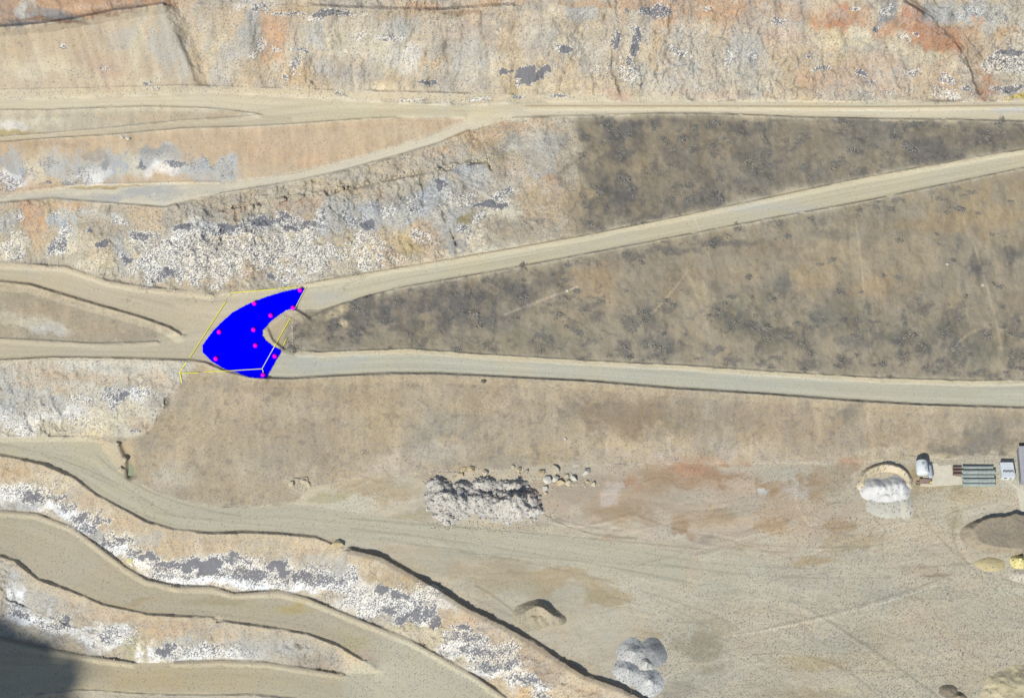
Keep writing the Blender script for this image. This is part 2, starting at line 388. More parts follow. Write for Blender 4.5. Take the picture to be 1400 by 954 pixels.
# ------------------------------------------------------------------ stains, strata and patches of the ground itself (u, v, ru, rv, colour, strength)
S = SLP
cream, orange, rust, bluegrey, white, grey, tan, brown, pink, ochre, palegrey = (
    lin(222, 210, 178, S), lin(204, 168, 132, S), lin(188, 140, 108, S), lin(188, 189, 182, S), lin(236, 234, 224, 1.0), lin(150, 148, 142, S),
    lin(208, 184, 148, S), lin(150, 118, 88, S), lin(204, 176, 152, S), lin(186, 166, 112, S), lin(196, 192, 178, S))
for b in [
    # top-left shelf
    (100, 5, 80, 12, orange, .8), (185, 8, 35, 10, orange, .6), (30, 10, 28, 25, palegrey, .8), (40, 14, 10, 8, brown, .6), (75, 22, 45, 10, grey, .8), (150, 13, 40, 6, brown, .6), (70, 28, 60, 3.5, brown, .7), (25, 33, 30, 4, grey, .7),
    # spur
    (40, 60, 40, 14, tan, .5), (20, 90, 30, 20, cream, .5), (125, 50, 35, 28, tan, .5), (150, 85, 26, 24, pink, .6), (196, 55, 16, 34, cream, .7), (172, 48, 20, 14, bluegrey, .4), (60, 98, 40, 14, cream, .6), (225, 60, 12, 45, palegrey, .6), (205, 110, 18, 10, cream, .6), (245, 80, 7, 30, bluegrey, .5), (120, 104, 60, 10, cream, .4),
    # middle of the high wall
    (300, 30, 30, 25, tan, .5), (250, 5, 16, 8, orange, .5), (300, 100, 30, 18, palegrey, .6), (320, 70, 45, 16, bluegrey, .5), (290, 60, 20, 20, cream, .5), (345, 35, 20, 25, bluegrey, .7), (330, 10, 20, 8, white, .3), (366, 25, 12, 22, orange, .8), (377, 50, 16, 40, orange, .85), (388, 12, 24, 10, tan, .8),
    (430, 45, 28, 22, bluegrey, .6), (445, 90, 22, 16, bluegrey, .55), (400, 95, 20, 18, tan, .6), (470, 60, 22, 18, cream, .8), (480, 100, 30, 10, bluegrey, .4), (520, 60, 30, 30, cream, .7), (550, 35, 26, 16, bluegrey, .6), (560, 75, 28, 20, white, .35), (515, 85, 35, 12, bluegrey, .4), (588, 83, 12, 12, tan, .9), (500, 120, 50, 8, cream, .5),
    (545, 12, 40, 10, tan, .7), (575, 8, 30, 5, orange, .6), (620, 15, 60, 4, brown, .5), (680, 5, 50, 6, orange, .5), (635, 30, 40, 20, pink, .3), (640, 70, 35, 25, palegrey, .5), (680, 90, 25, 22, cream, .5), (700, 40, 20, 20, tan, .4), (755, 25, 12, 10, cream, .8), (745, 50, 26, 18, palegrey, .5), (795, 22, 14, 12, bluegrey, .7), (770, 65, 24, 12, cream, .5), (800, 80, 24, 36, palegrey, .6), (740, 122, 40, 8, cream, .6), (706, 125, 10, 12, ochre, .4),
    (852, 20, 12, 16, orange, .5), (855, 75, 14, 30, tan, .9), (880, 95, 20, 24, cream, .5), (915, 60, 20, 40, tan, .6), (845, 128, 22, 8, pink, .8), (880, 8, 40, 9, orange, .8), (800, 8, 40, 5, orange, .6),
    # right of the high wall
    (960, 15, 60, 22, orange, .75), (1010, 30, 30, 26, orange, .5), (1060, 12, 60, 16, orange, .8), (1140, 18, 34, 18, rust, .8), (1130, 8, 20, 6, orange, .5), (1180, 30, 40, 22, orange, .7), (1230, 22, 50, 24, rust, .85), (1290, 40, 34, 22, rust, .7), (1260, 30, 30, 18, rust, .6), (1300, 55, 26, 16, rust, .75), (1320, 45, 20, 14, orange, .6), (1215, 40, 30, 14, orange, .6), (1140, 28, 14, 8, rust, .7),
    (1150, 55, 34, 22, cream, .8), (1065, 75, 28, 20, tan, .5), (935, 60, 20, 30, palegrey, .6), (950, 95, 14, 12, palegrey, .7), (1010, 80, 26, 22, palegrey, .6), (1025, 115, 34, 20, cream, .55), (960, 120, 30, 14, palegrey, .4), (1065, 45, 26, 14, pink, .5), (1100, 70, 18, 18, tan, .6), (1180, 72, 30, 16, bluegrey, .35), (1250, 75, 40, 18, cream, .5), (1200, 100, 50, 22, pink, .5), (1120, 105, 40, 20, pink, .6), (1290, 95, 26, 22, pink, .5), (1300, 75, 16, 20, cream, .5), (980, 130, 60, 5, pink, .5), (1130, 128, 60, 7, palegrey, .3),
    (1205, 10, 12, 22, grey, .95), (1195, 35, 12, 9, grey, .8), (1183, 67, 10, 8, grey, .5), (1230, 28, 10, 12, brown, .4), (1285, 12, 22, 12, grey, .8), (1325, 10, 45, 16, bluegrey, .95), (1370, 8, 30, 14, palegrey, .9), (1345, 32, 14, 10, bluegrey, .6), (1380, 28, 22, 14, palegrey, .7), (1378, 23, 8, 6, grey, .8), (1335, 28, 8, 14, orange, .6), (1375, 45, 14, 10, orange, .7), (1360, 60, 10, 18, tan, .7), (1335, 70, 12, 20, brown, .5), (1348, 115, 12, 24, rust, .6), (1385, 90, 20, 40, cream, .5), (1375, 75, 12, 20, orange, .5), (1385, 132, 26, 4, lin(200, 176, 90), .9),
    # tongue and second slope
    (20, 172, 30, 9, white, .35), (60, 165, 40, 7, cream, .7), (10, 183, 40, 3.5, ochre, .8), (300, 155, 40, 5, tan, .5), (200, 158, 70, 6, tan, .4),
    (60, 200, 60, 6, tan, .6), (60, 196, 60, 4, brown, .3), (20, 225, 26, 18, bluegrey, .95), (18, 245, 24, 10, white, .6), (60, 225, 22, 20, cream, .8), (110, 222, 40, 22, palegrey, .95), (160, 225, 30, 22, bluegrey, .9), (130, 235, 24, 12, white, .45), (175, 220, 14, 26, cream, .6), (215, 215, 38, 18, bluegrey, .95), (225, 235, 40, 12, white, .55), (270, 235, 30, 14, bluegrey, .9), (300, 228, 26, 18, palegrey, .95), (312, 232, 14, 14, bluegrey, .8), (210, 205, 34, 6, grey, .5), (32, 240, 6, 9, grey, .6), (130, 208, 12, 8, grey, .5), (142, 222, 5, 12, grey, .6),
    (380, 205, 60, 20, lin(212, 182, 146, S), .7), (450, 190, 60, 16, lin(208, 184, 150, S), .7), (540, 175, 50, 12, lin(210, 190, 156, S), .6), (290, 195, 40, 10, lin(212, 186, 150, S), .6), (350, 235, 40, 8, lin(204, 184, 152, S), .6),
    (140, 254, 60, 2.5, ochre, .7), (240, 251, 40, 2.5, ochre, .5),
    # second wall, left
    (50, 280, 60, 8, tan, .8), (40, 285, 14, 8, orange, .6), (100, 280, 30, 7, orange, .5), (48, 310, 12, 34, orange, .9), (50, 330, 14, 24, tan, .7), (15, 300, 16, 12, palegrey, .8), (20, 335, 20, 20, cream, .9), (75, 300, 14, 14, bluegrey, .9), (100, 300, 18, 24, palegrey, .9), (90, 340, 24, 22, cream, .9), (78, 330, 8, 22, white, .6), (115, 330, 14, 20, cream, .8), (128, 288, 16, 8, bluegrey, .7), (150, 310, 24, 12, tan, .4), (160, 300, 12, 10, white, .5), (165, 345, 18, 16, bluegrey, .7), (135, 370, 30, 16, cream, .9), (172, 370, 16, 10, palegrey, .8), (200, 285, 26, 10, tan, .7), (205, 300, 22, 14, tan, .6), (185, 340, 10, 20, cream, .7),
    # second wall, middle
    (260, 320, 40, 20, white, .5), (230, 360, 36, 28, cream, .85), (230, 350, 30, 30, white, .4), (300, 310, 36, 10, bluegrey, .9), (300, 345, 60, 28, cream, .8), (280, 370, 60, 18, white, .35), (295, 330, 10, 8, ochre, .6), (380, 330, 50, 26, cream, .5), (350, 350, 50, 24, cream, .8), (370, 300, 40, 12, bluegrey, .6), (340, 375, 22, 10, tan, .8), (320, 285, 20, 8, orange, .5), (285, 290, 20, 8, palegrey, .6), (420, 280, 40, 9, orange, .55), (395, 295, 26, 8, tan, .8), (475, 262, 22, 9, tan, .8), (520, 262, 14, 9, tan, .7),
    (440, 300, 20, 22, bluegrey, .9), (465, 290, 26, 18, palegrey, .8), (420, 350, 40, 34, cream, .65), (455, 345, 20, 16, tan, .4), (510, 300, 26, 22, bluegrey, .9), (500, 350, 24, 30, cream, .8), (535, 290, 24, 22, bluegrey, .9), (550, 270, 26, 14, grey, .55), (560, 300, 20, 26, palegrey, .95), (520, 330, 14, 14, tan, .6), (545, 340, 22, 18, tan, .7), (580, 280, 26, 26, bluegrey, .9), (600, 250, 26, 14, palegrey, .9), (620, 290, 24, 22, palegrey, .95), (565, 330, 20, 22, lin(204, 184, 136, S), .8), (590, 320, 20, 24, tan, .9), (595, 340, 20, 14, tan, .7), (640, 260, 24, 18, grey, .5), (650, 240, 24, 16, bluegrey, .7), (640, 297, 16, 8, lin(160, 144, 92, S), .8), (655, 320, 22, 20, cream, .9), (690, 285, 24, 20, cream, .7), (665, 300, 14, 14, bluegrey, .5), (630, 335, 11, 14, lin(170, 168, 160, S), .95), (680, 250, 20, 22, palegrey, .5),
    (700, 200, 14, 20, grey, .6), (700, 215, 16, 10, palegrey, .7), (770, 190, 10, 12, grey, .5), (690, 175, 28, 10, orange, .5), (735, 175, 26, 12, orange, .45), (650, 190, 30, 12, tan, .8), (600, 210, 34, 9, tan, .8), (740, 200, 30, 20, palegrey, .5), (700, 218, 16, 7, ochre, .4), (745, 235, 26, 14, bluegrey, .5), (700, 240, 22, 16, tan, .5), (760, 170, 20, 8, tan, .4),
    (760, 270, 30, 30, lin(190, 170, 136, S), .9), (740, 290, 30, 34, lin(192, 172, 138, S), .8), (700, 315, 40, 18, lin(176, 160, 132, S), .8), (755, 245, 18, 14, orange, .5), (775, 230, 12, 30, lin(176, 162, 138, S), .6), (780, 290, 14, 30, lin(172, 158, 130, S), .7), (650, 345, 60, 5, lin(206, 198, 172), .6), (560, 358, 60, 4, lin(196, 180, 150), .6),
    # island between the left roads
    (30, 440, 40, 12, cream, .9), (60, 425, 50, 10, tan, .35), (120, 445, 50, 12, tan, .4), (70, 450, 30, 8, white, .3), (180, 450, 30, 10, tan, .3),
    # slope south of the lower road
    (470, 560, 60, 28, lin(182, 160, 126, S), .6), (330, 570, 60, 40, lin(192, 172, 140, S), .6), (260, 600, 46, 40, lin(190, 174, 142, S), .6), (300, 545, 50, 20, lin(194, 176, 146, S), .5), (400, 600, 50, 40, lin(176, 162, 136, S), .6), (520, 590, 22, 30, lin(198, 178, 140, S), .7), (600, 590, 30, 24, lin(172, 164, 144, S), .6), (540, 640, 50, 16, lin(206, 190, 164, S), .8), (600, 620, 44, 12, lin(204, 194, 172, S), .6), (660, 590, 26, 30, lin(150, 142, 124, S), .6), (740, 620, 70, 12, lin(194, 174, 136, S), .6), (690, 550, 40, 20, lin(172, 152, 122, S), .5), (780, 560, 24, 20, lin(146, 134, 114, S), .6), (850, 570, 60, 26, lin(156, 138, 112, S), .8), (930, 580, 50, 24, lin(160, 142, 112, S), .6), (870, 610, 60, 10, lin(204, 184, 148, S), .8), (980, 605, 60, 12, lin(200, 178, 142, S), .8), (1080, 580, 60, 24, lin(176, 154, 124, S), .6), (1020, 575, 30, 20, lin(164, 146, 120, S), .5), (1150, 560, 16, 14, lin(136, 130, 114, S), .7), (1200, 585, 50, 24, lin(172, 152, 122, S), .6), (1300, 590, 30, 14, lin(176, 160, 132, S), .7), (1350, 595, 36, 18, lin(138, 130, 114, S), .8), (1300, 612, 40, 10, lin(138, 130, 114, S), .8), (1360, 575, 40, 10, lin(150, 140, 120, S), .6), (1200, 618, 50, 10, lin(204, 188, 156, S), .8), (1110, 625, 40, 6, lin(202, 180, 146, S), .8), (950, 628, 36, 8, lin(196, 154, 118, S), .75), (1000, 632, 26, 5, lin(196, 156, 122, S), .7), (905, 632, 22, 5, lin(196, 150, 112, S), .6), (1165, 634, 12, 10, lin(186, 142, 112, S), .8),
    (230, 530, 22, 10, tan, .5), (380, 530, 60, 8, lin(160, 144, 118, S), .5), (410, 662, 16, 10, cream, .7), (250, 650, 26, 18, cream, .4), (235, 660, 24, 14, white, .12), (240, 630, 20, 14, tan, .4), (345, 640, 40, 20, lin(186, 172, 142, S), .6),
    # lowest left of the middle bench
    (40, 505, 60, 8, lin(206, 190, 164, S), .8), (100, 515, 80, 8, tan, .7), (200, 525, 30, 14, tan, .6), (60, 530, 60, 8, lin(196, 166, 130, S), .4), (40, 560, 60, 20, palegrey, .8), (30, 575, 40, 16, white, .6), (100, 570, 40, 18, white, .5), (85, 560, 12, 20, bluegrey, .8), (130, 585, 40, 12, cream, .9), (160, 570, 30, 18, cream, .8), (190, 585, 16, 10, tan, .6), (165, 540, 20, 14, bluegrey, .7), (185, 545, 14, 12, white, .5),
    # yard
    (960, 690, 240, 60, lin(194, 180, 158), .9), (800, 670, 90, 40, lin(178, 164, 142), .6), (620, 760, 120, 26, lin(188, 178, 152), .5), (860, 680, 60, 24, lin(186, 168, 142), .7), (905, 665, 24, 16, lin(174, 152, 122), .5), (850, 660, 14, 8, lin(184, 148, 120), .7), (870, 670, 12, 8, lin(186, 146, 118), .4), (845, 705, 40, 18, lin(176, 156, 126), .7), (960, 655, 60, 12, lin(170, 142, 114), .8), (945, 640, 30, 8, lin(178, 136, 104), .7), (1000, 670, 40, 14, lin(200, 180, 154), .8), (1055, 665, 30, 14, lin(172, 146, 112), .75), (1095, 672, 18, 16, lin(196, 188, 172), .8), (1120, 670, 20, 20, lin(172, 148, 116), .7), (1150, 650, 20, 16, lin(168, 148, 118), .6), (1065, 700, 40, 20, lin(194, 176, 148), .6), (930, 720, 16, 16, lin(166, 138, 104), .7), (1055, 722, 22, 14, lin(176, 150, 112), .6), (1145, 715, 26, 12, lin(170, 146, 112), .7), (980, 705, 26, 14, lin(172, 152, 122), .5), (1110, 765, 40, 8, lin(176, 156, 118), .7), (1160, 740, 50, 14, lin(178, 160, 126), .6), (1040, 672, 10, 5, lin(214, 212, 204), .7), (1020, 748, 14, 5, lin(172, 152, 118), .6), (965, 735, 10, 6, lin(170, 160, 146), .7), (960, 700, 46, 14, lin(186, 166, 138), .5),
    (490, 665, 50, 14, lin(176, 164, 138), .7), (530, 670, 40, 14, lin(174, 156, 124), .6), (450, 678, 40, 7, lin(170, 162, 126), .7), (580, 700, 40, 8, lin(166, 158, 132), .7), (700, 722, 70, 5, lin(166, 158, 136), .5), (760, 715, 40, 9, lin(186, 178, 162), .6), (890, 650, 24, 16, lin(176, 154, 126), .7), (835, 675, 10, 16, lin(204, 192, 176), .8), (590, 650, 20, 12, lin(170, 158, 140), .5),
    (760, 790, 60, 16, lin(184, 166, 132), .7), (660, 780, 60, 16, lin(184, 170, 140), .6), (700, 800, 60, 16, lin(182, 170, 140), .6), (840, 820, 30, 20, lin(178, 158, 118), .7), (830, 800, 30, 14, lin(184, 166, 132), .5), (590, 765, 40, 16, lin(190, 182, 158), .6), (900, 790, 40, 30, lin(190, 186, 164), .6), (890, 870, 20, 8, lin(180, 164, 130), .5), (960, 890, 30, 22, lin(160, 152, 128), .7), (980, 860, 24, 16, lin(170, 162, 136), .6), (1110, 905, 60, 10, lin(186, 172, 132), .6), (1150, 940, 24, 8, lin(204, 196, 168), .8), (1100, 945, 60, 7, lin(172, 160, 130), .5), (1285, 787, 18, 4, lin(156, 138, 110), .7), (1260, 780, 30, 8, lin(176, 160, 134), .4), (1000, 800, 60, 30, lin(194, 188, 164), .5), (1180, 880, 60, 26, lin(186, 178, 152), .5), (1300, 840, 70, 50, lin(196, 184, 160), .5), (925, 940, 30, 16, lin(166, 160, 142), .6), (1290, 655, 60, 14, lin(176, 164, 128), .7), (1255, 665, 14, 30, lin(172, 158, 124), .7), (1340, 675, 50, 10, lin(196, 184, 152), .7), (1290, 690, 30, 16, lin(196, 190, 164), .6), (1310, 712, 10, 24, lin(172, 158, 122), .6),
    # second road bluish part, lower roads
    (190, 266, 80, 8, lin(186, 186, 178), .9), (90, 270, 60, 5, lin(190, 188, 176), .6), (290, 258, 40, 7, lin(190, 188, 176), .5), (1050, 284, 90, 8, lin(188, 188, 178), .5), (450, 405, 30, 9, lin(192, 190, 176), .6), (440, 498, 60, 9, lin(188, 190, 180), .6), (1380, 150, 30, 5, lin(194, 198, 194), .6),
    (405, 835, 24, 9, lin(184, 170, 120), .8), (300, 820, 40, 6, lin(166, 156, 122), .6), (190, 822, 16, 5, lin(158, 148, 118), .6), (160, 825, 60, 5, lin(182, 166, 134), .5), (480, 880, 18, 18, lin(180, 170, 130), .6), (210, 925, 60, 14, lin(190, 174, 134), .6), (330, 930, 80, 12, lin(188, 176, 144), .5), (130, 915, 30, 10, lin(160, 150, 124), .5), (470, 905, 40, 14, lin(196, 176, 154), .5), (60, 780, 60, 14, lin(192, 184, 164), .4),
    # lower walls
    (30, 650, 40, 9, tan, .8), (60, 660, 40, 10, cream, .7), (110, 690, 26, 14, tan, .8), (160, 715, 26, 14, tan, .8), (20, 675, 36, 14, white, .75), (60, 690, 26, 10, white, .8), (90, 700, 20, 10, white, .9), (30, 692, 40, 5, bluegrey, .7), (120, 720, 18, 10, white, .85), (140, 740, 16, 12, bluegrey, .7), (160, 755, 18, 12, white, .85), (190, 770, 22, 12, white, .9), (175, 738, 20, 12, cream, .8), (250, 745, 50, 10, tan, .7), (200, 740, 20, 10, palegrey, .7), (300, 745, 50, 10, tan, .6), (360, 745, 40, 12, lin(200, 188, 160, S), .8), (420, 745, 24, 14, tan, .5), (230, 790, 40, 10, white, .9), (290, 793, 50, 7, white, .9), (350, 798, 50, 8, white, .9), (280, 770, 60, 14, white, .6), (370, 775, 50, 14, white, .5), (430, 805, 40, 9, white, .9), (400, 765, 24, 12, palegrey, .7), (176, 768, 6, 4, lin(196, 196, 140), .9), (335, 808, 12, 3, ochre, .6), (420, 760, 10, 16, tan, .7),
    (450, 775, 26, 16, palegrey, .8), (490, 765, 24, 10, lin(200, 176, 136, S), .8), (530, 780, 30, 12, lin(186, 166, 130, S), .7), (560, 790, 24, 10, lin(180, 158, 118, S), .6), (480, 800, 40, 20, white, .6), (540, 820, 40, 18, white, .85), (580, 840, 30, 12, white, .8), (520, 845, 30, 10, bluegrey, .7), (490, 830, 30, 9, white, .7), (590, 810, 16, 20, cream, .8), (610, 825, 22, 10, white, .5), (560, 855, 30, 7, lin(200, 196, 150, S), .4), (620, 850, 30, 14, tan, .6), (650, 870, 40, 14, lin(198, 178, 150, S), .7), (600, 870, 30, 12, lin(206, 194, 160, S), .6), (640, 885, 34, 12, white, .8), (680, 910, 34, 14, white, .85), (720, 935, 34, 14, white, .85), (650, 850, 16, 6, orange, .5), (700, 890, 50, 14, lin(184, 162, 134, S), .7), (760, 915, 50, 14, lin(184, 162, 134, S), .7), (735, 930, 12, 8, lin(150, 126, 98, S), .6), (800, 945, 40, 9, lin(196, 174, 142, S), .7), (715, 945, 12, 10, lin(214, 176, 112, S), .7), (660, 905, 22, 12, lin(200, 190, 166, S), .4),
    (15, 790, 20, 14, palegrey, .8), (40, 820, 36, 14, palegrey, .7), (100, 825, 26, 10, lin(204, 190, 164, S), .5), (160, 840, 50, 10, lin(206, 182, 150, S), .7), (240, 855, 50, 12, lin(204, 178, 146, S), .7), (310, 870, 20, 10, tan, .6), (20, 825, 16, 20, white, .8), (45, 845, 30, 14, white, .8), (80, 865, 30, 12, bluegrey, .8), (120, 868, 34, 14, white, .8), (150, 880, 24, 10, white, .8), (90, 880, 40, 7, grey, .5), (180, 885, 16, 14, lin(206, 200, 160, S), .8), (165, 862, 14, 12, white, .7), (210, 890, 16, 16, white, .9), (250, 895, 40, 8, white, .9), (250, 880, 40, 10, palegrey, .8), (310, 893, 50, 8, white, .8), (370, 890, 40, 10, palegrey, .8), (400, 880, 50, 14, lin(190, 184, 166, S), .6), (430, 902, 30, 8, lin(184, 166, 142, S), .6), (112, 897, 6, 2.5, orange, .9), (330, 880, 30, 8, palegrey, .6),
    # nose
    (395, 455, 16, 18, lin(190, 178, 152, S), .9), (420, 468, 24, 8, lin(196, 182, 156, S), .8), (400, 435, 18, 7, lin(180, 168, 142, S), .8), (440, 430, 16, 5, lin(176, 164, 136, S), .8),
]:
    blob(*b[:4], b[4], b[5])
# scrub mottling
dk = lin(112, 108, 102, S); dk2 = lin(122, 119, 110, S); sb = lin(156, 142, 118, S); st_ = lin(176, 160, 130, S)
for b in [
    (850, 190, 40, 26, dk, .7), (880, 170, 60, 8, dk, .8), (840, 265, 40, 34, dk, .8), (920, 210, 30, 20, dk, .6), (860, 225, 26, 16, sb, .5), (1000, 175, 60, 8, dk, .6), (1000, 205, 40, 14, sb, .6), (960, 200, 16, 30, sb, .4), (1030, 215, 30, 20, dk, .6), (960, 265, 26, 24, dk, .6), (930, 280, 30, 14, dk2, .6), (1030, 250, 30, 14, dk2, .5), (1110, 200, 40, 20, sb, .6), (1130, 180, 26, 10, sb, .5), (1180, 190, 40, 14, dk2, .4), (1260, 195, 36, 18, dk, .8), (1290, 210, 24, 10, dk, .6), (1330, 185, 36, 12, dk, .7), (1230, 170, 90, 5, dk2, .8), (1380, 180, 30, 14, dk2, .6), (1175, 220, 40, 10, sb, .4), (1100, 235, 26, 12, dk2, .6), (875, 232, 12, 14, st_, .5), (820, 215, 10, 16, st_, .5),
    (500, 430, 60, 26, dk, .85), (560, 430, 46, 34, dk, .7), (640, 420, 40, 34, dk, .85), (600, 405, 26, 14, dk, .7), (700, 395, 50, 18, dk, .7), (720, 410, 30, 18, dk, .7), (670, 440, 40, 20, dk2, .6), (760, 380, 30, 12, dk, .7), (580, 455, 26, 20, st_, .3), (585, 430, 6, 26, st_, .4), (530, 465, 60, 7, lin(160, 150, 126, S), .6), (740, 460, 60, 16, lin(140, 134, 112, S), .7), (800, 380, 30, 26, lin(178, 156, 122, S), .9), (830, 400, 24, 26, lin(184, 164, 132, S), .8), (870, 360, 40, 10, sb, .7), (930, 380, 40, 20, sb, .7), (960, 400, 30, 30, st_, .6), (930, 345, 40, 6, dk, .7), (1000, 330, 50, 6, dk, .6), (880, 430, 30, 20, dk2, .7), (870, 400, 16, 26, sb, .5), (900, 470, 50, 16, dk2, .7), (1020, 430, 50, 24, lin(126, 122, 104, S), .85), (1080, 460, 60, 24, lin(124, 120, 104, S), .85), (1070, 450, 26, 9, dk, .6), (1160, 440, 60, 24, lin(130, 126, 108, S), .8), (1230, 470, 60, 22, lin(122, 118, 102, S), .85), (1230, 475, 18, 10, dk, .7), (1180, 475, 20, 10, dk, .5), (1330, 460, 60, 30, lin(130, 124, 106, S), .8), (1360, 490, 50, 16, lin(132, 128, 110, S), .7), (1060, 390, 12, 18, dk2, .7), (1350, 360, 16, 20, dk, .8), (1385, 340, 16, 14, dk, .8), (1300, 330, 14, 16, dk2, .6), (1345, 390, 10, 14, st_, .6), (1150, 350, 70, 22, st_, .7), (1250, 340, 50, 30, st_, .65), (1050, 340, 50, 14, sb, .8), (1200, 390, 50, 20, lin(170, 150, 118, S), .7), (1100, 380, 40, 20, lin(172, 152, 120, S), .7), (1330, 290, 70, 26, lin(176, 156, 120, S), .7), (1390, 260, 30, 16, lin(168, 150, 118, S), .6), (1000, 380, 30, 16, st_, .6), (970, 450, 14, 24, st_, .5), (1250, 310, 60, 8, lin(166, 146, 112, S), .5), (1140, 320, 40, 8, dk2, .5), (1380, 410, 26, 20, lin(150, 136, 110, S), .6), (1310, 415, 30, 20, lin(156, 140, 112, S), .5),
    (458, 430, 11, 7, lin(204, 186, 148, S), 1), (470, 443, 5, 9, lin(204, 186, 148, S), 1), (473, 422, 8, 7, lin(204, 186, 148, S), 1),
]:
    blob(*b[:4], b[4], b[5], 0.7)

scrubm = (ZONE == 13)
mm = fbm(X / 6, Y / 6, 4, 2)
CLN = fbm((X + 3 * W1) / 5.0, (Y + 3 * W2) / 3.8, 6, 6, .66)
clump = sstep(-0.05, 0.55, CLN) * scrubm * (0.30 + 0.70 * sstep(.27, .17, C[..., 1]))
clump *= 1 - 0.75 * (sstep(790, 880, U) * sstep(440, 380, V) * (V > np.interp(U, [p[0] for p in B_s], [p[1] + 22 for p in B_s])))
C[:] = C * (1 - 0.62 * clump[..., None]) + lin(98, 97, 96, S) * 0.62 * clump[..., None]
grass = sstep(0.15, 0.6, fbm((X - 2 * W2) / 4, (Y + 2 * W1) / 6, 5, 3, .6)) * scrubm
C[:] = C * (1 - 0.30 * grass[..., None]) + lin(176, 158, 124, S) * 0.30 * grass[..., None]
slm = (ZONE == 12) & (V > 490)
spots = sstep(0.22, 0.65, fbm(X / 2.6 + .3 * WA, Y / 2.2, 5, 2, .62)) * slm
C[:] = C * (1 - 0.42 * spots[..., None]) + lin(128, 120, 104, S) * 0.42 * spots[..., None]
gsl = sstep(0.0, 0.6, fbm(X / 14 + .4 * WA, Y / 11 + .4 * WB, 5, 6, .62)) * slm
C[:] = C * (1 - 0.40 * gsl[..., None]) + lin(158, 150, 132, S) * 0.40 * gsl[..., None]
csl = sstep(0.05, 0.6, fbm(X / 9 + 7 + .4 * WB, Y / 9 + .4 * WA, 5, 1, .62)) * slm
C[:] = C * (1 - 0.40 * csl[..., None]) + lin(208, 190, 158, S) * 0.40 * csl[..., None]
tex = (1 + 0.10 * mm + 0.08 * N_fin + 0.10 * N_dwn + 0.10 * (RND - .5))
tex = np.where(scrubm, tex, 1.0)
slope12 = (ZONE == 12)
tex = np.where(slope12, 1 + 0.07 * mm + 0.06 * N_fin + 0.07 * N_dwn + 0.05 * (RND - .5), tex)
rock = ROCK
tex = tex * (1 + rock * (0.09 * fbm((X + W1 * 2) / 3.5, (Y + W2 * 2) / 4.0, 5, 5, .65) + 0.07 * N_fin + 0.06 * mm + 0.07 * N_str + 0.05 * N_dwn))
yardm = (ZONE == 14)
yx = X + 12 * N_big; yy_ = Y + 0.10 * X * N_big + 3 * N_mid
tex = np.where(yardm, 1 + 0.08 * fbm(X / 26, Y / 9, 5, 1) + 0.06 * N_mid + 0.03 * N_fin + 0.07 * fbm(yx / 28, yy_ / 1.1, 3, 0) + 0.05 * vnoise(yx / 40, yy_ / 0.55, 5), tex)
C *= tex[..., None]
yh = fbm(X / 22 + .3 * WA, Y / 10 + .3 * WB, 5, 5, .6) * yardm
C *= np.stack([1 + 0.06 * yh, 1 + 0.0 * yh, 1 - 0.05 * yh], -1)
# strata: level bands of slightly different stone
band = vnoise(X / 60 + 0.1 * N_mid, (H + 1.2 * N_mid) / 1.6, 4) * 0.6 + vnoise(X / 30, (H + N_mid) / 0.6, 5) * 0.4
C *= (1 + 0.10 * band * rock)[..., None]
hue = fbm(X / 16 + .5 * WA, Y / 10 + .5 * WB, 5, 7, .6) * np.maximum(rock, 0.35)
C *= np.stack([1 + 0.08 * hue, 1 - 0.005 * hue, 1 - 0.15 * hue], -1)
gmix = sstep(0.05, 0.6, fbm(X / 9 + .4 * WA, Y / 6 + .6 * WB, 5, 1, .62)) * rock * 0.42
C[:] = C * (1 - gmix[..., None]) + lin(176, 172, 162, S) * gmix[..., None]
pmix = sstep(0.1, 0.6, fbm(X / 7 + 9 + .4 * WB, Y / 5 + .6 * WA, 5, 4, .62)) * rock * 0.40
C[:] = C * (1 - pmix[..., None]) + lin(228, 216, 190, S) * pmix[..., None]
dmix = sstep(0.28, 0.6, fbm(X / 3 + .6 * WB, Y / 3.5 + .6 * WA, 5, 2, .62)) * rock * 0.30
C[:] = C * (1 - dmix[..., None]) + lin(150, 134, 112, S) * dmix[..., None]
spur = (U < 262) & (V < 126) & (V > 20)
C[spur] *= (1 + 0.10 * fbm((X + .32 * Y) / 2.2, Y / 22, 4, 3) + 0.05 * N_dwn)[spur][..., None]

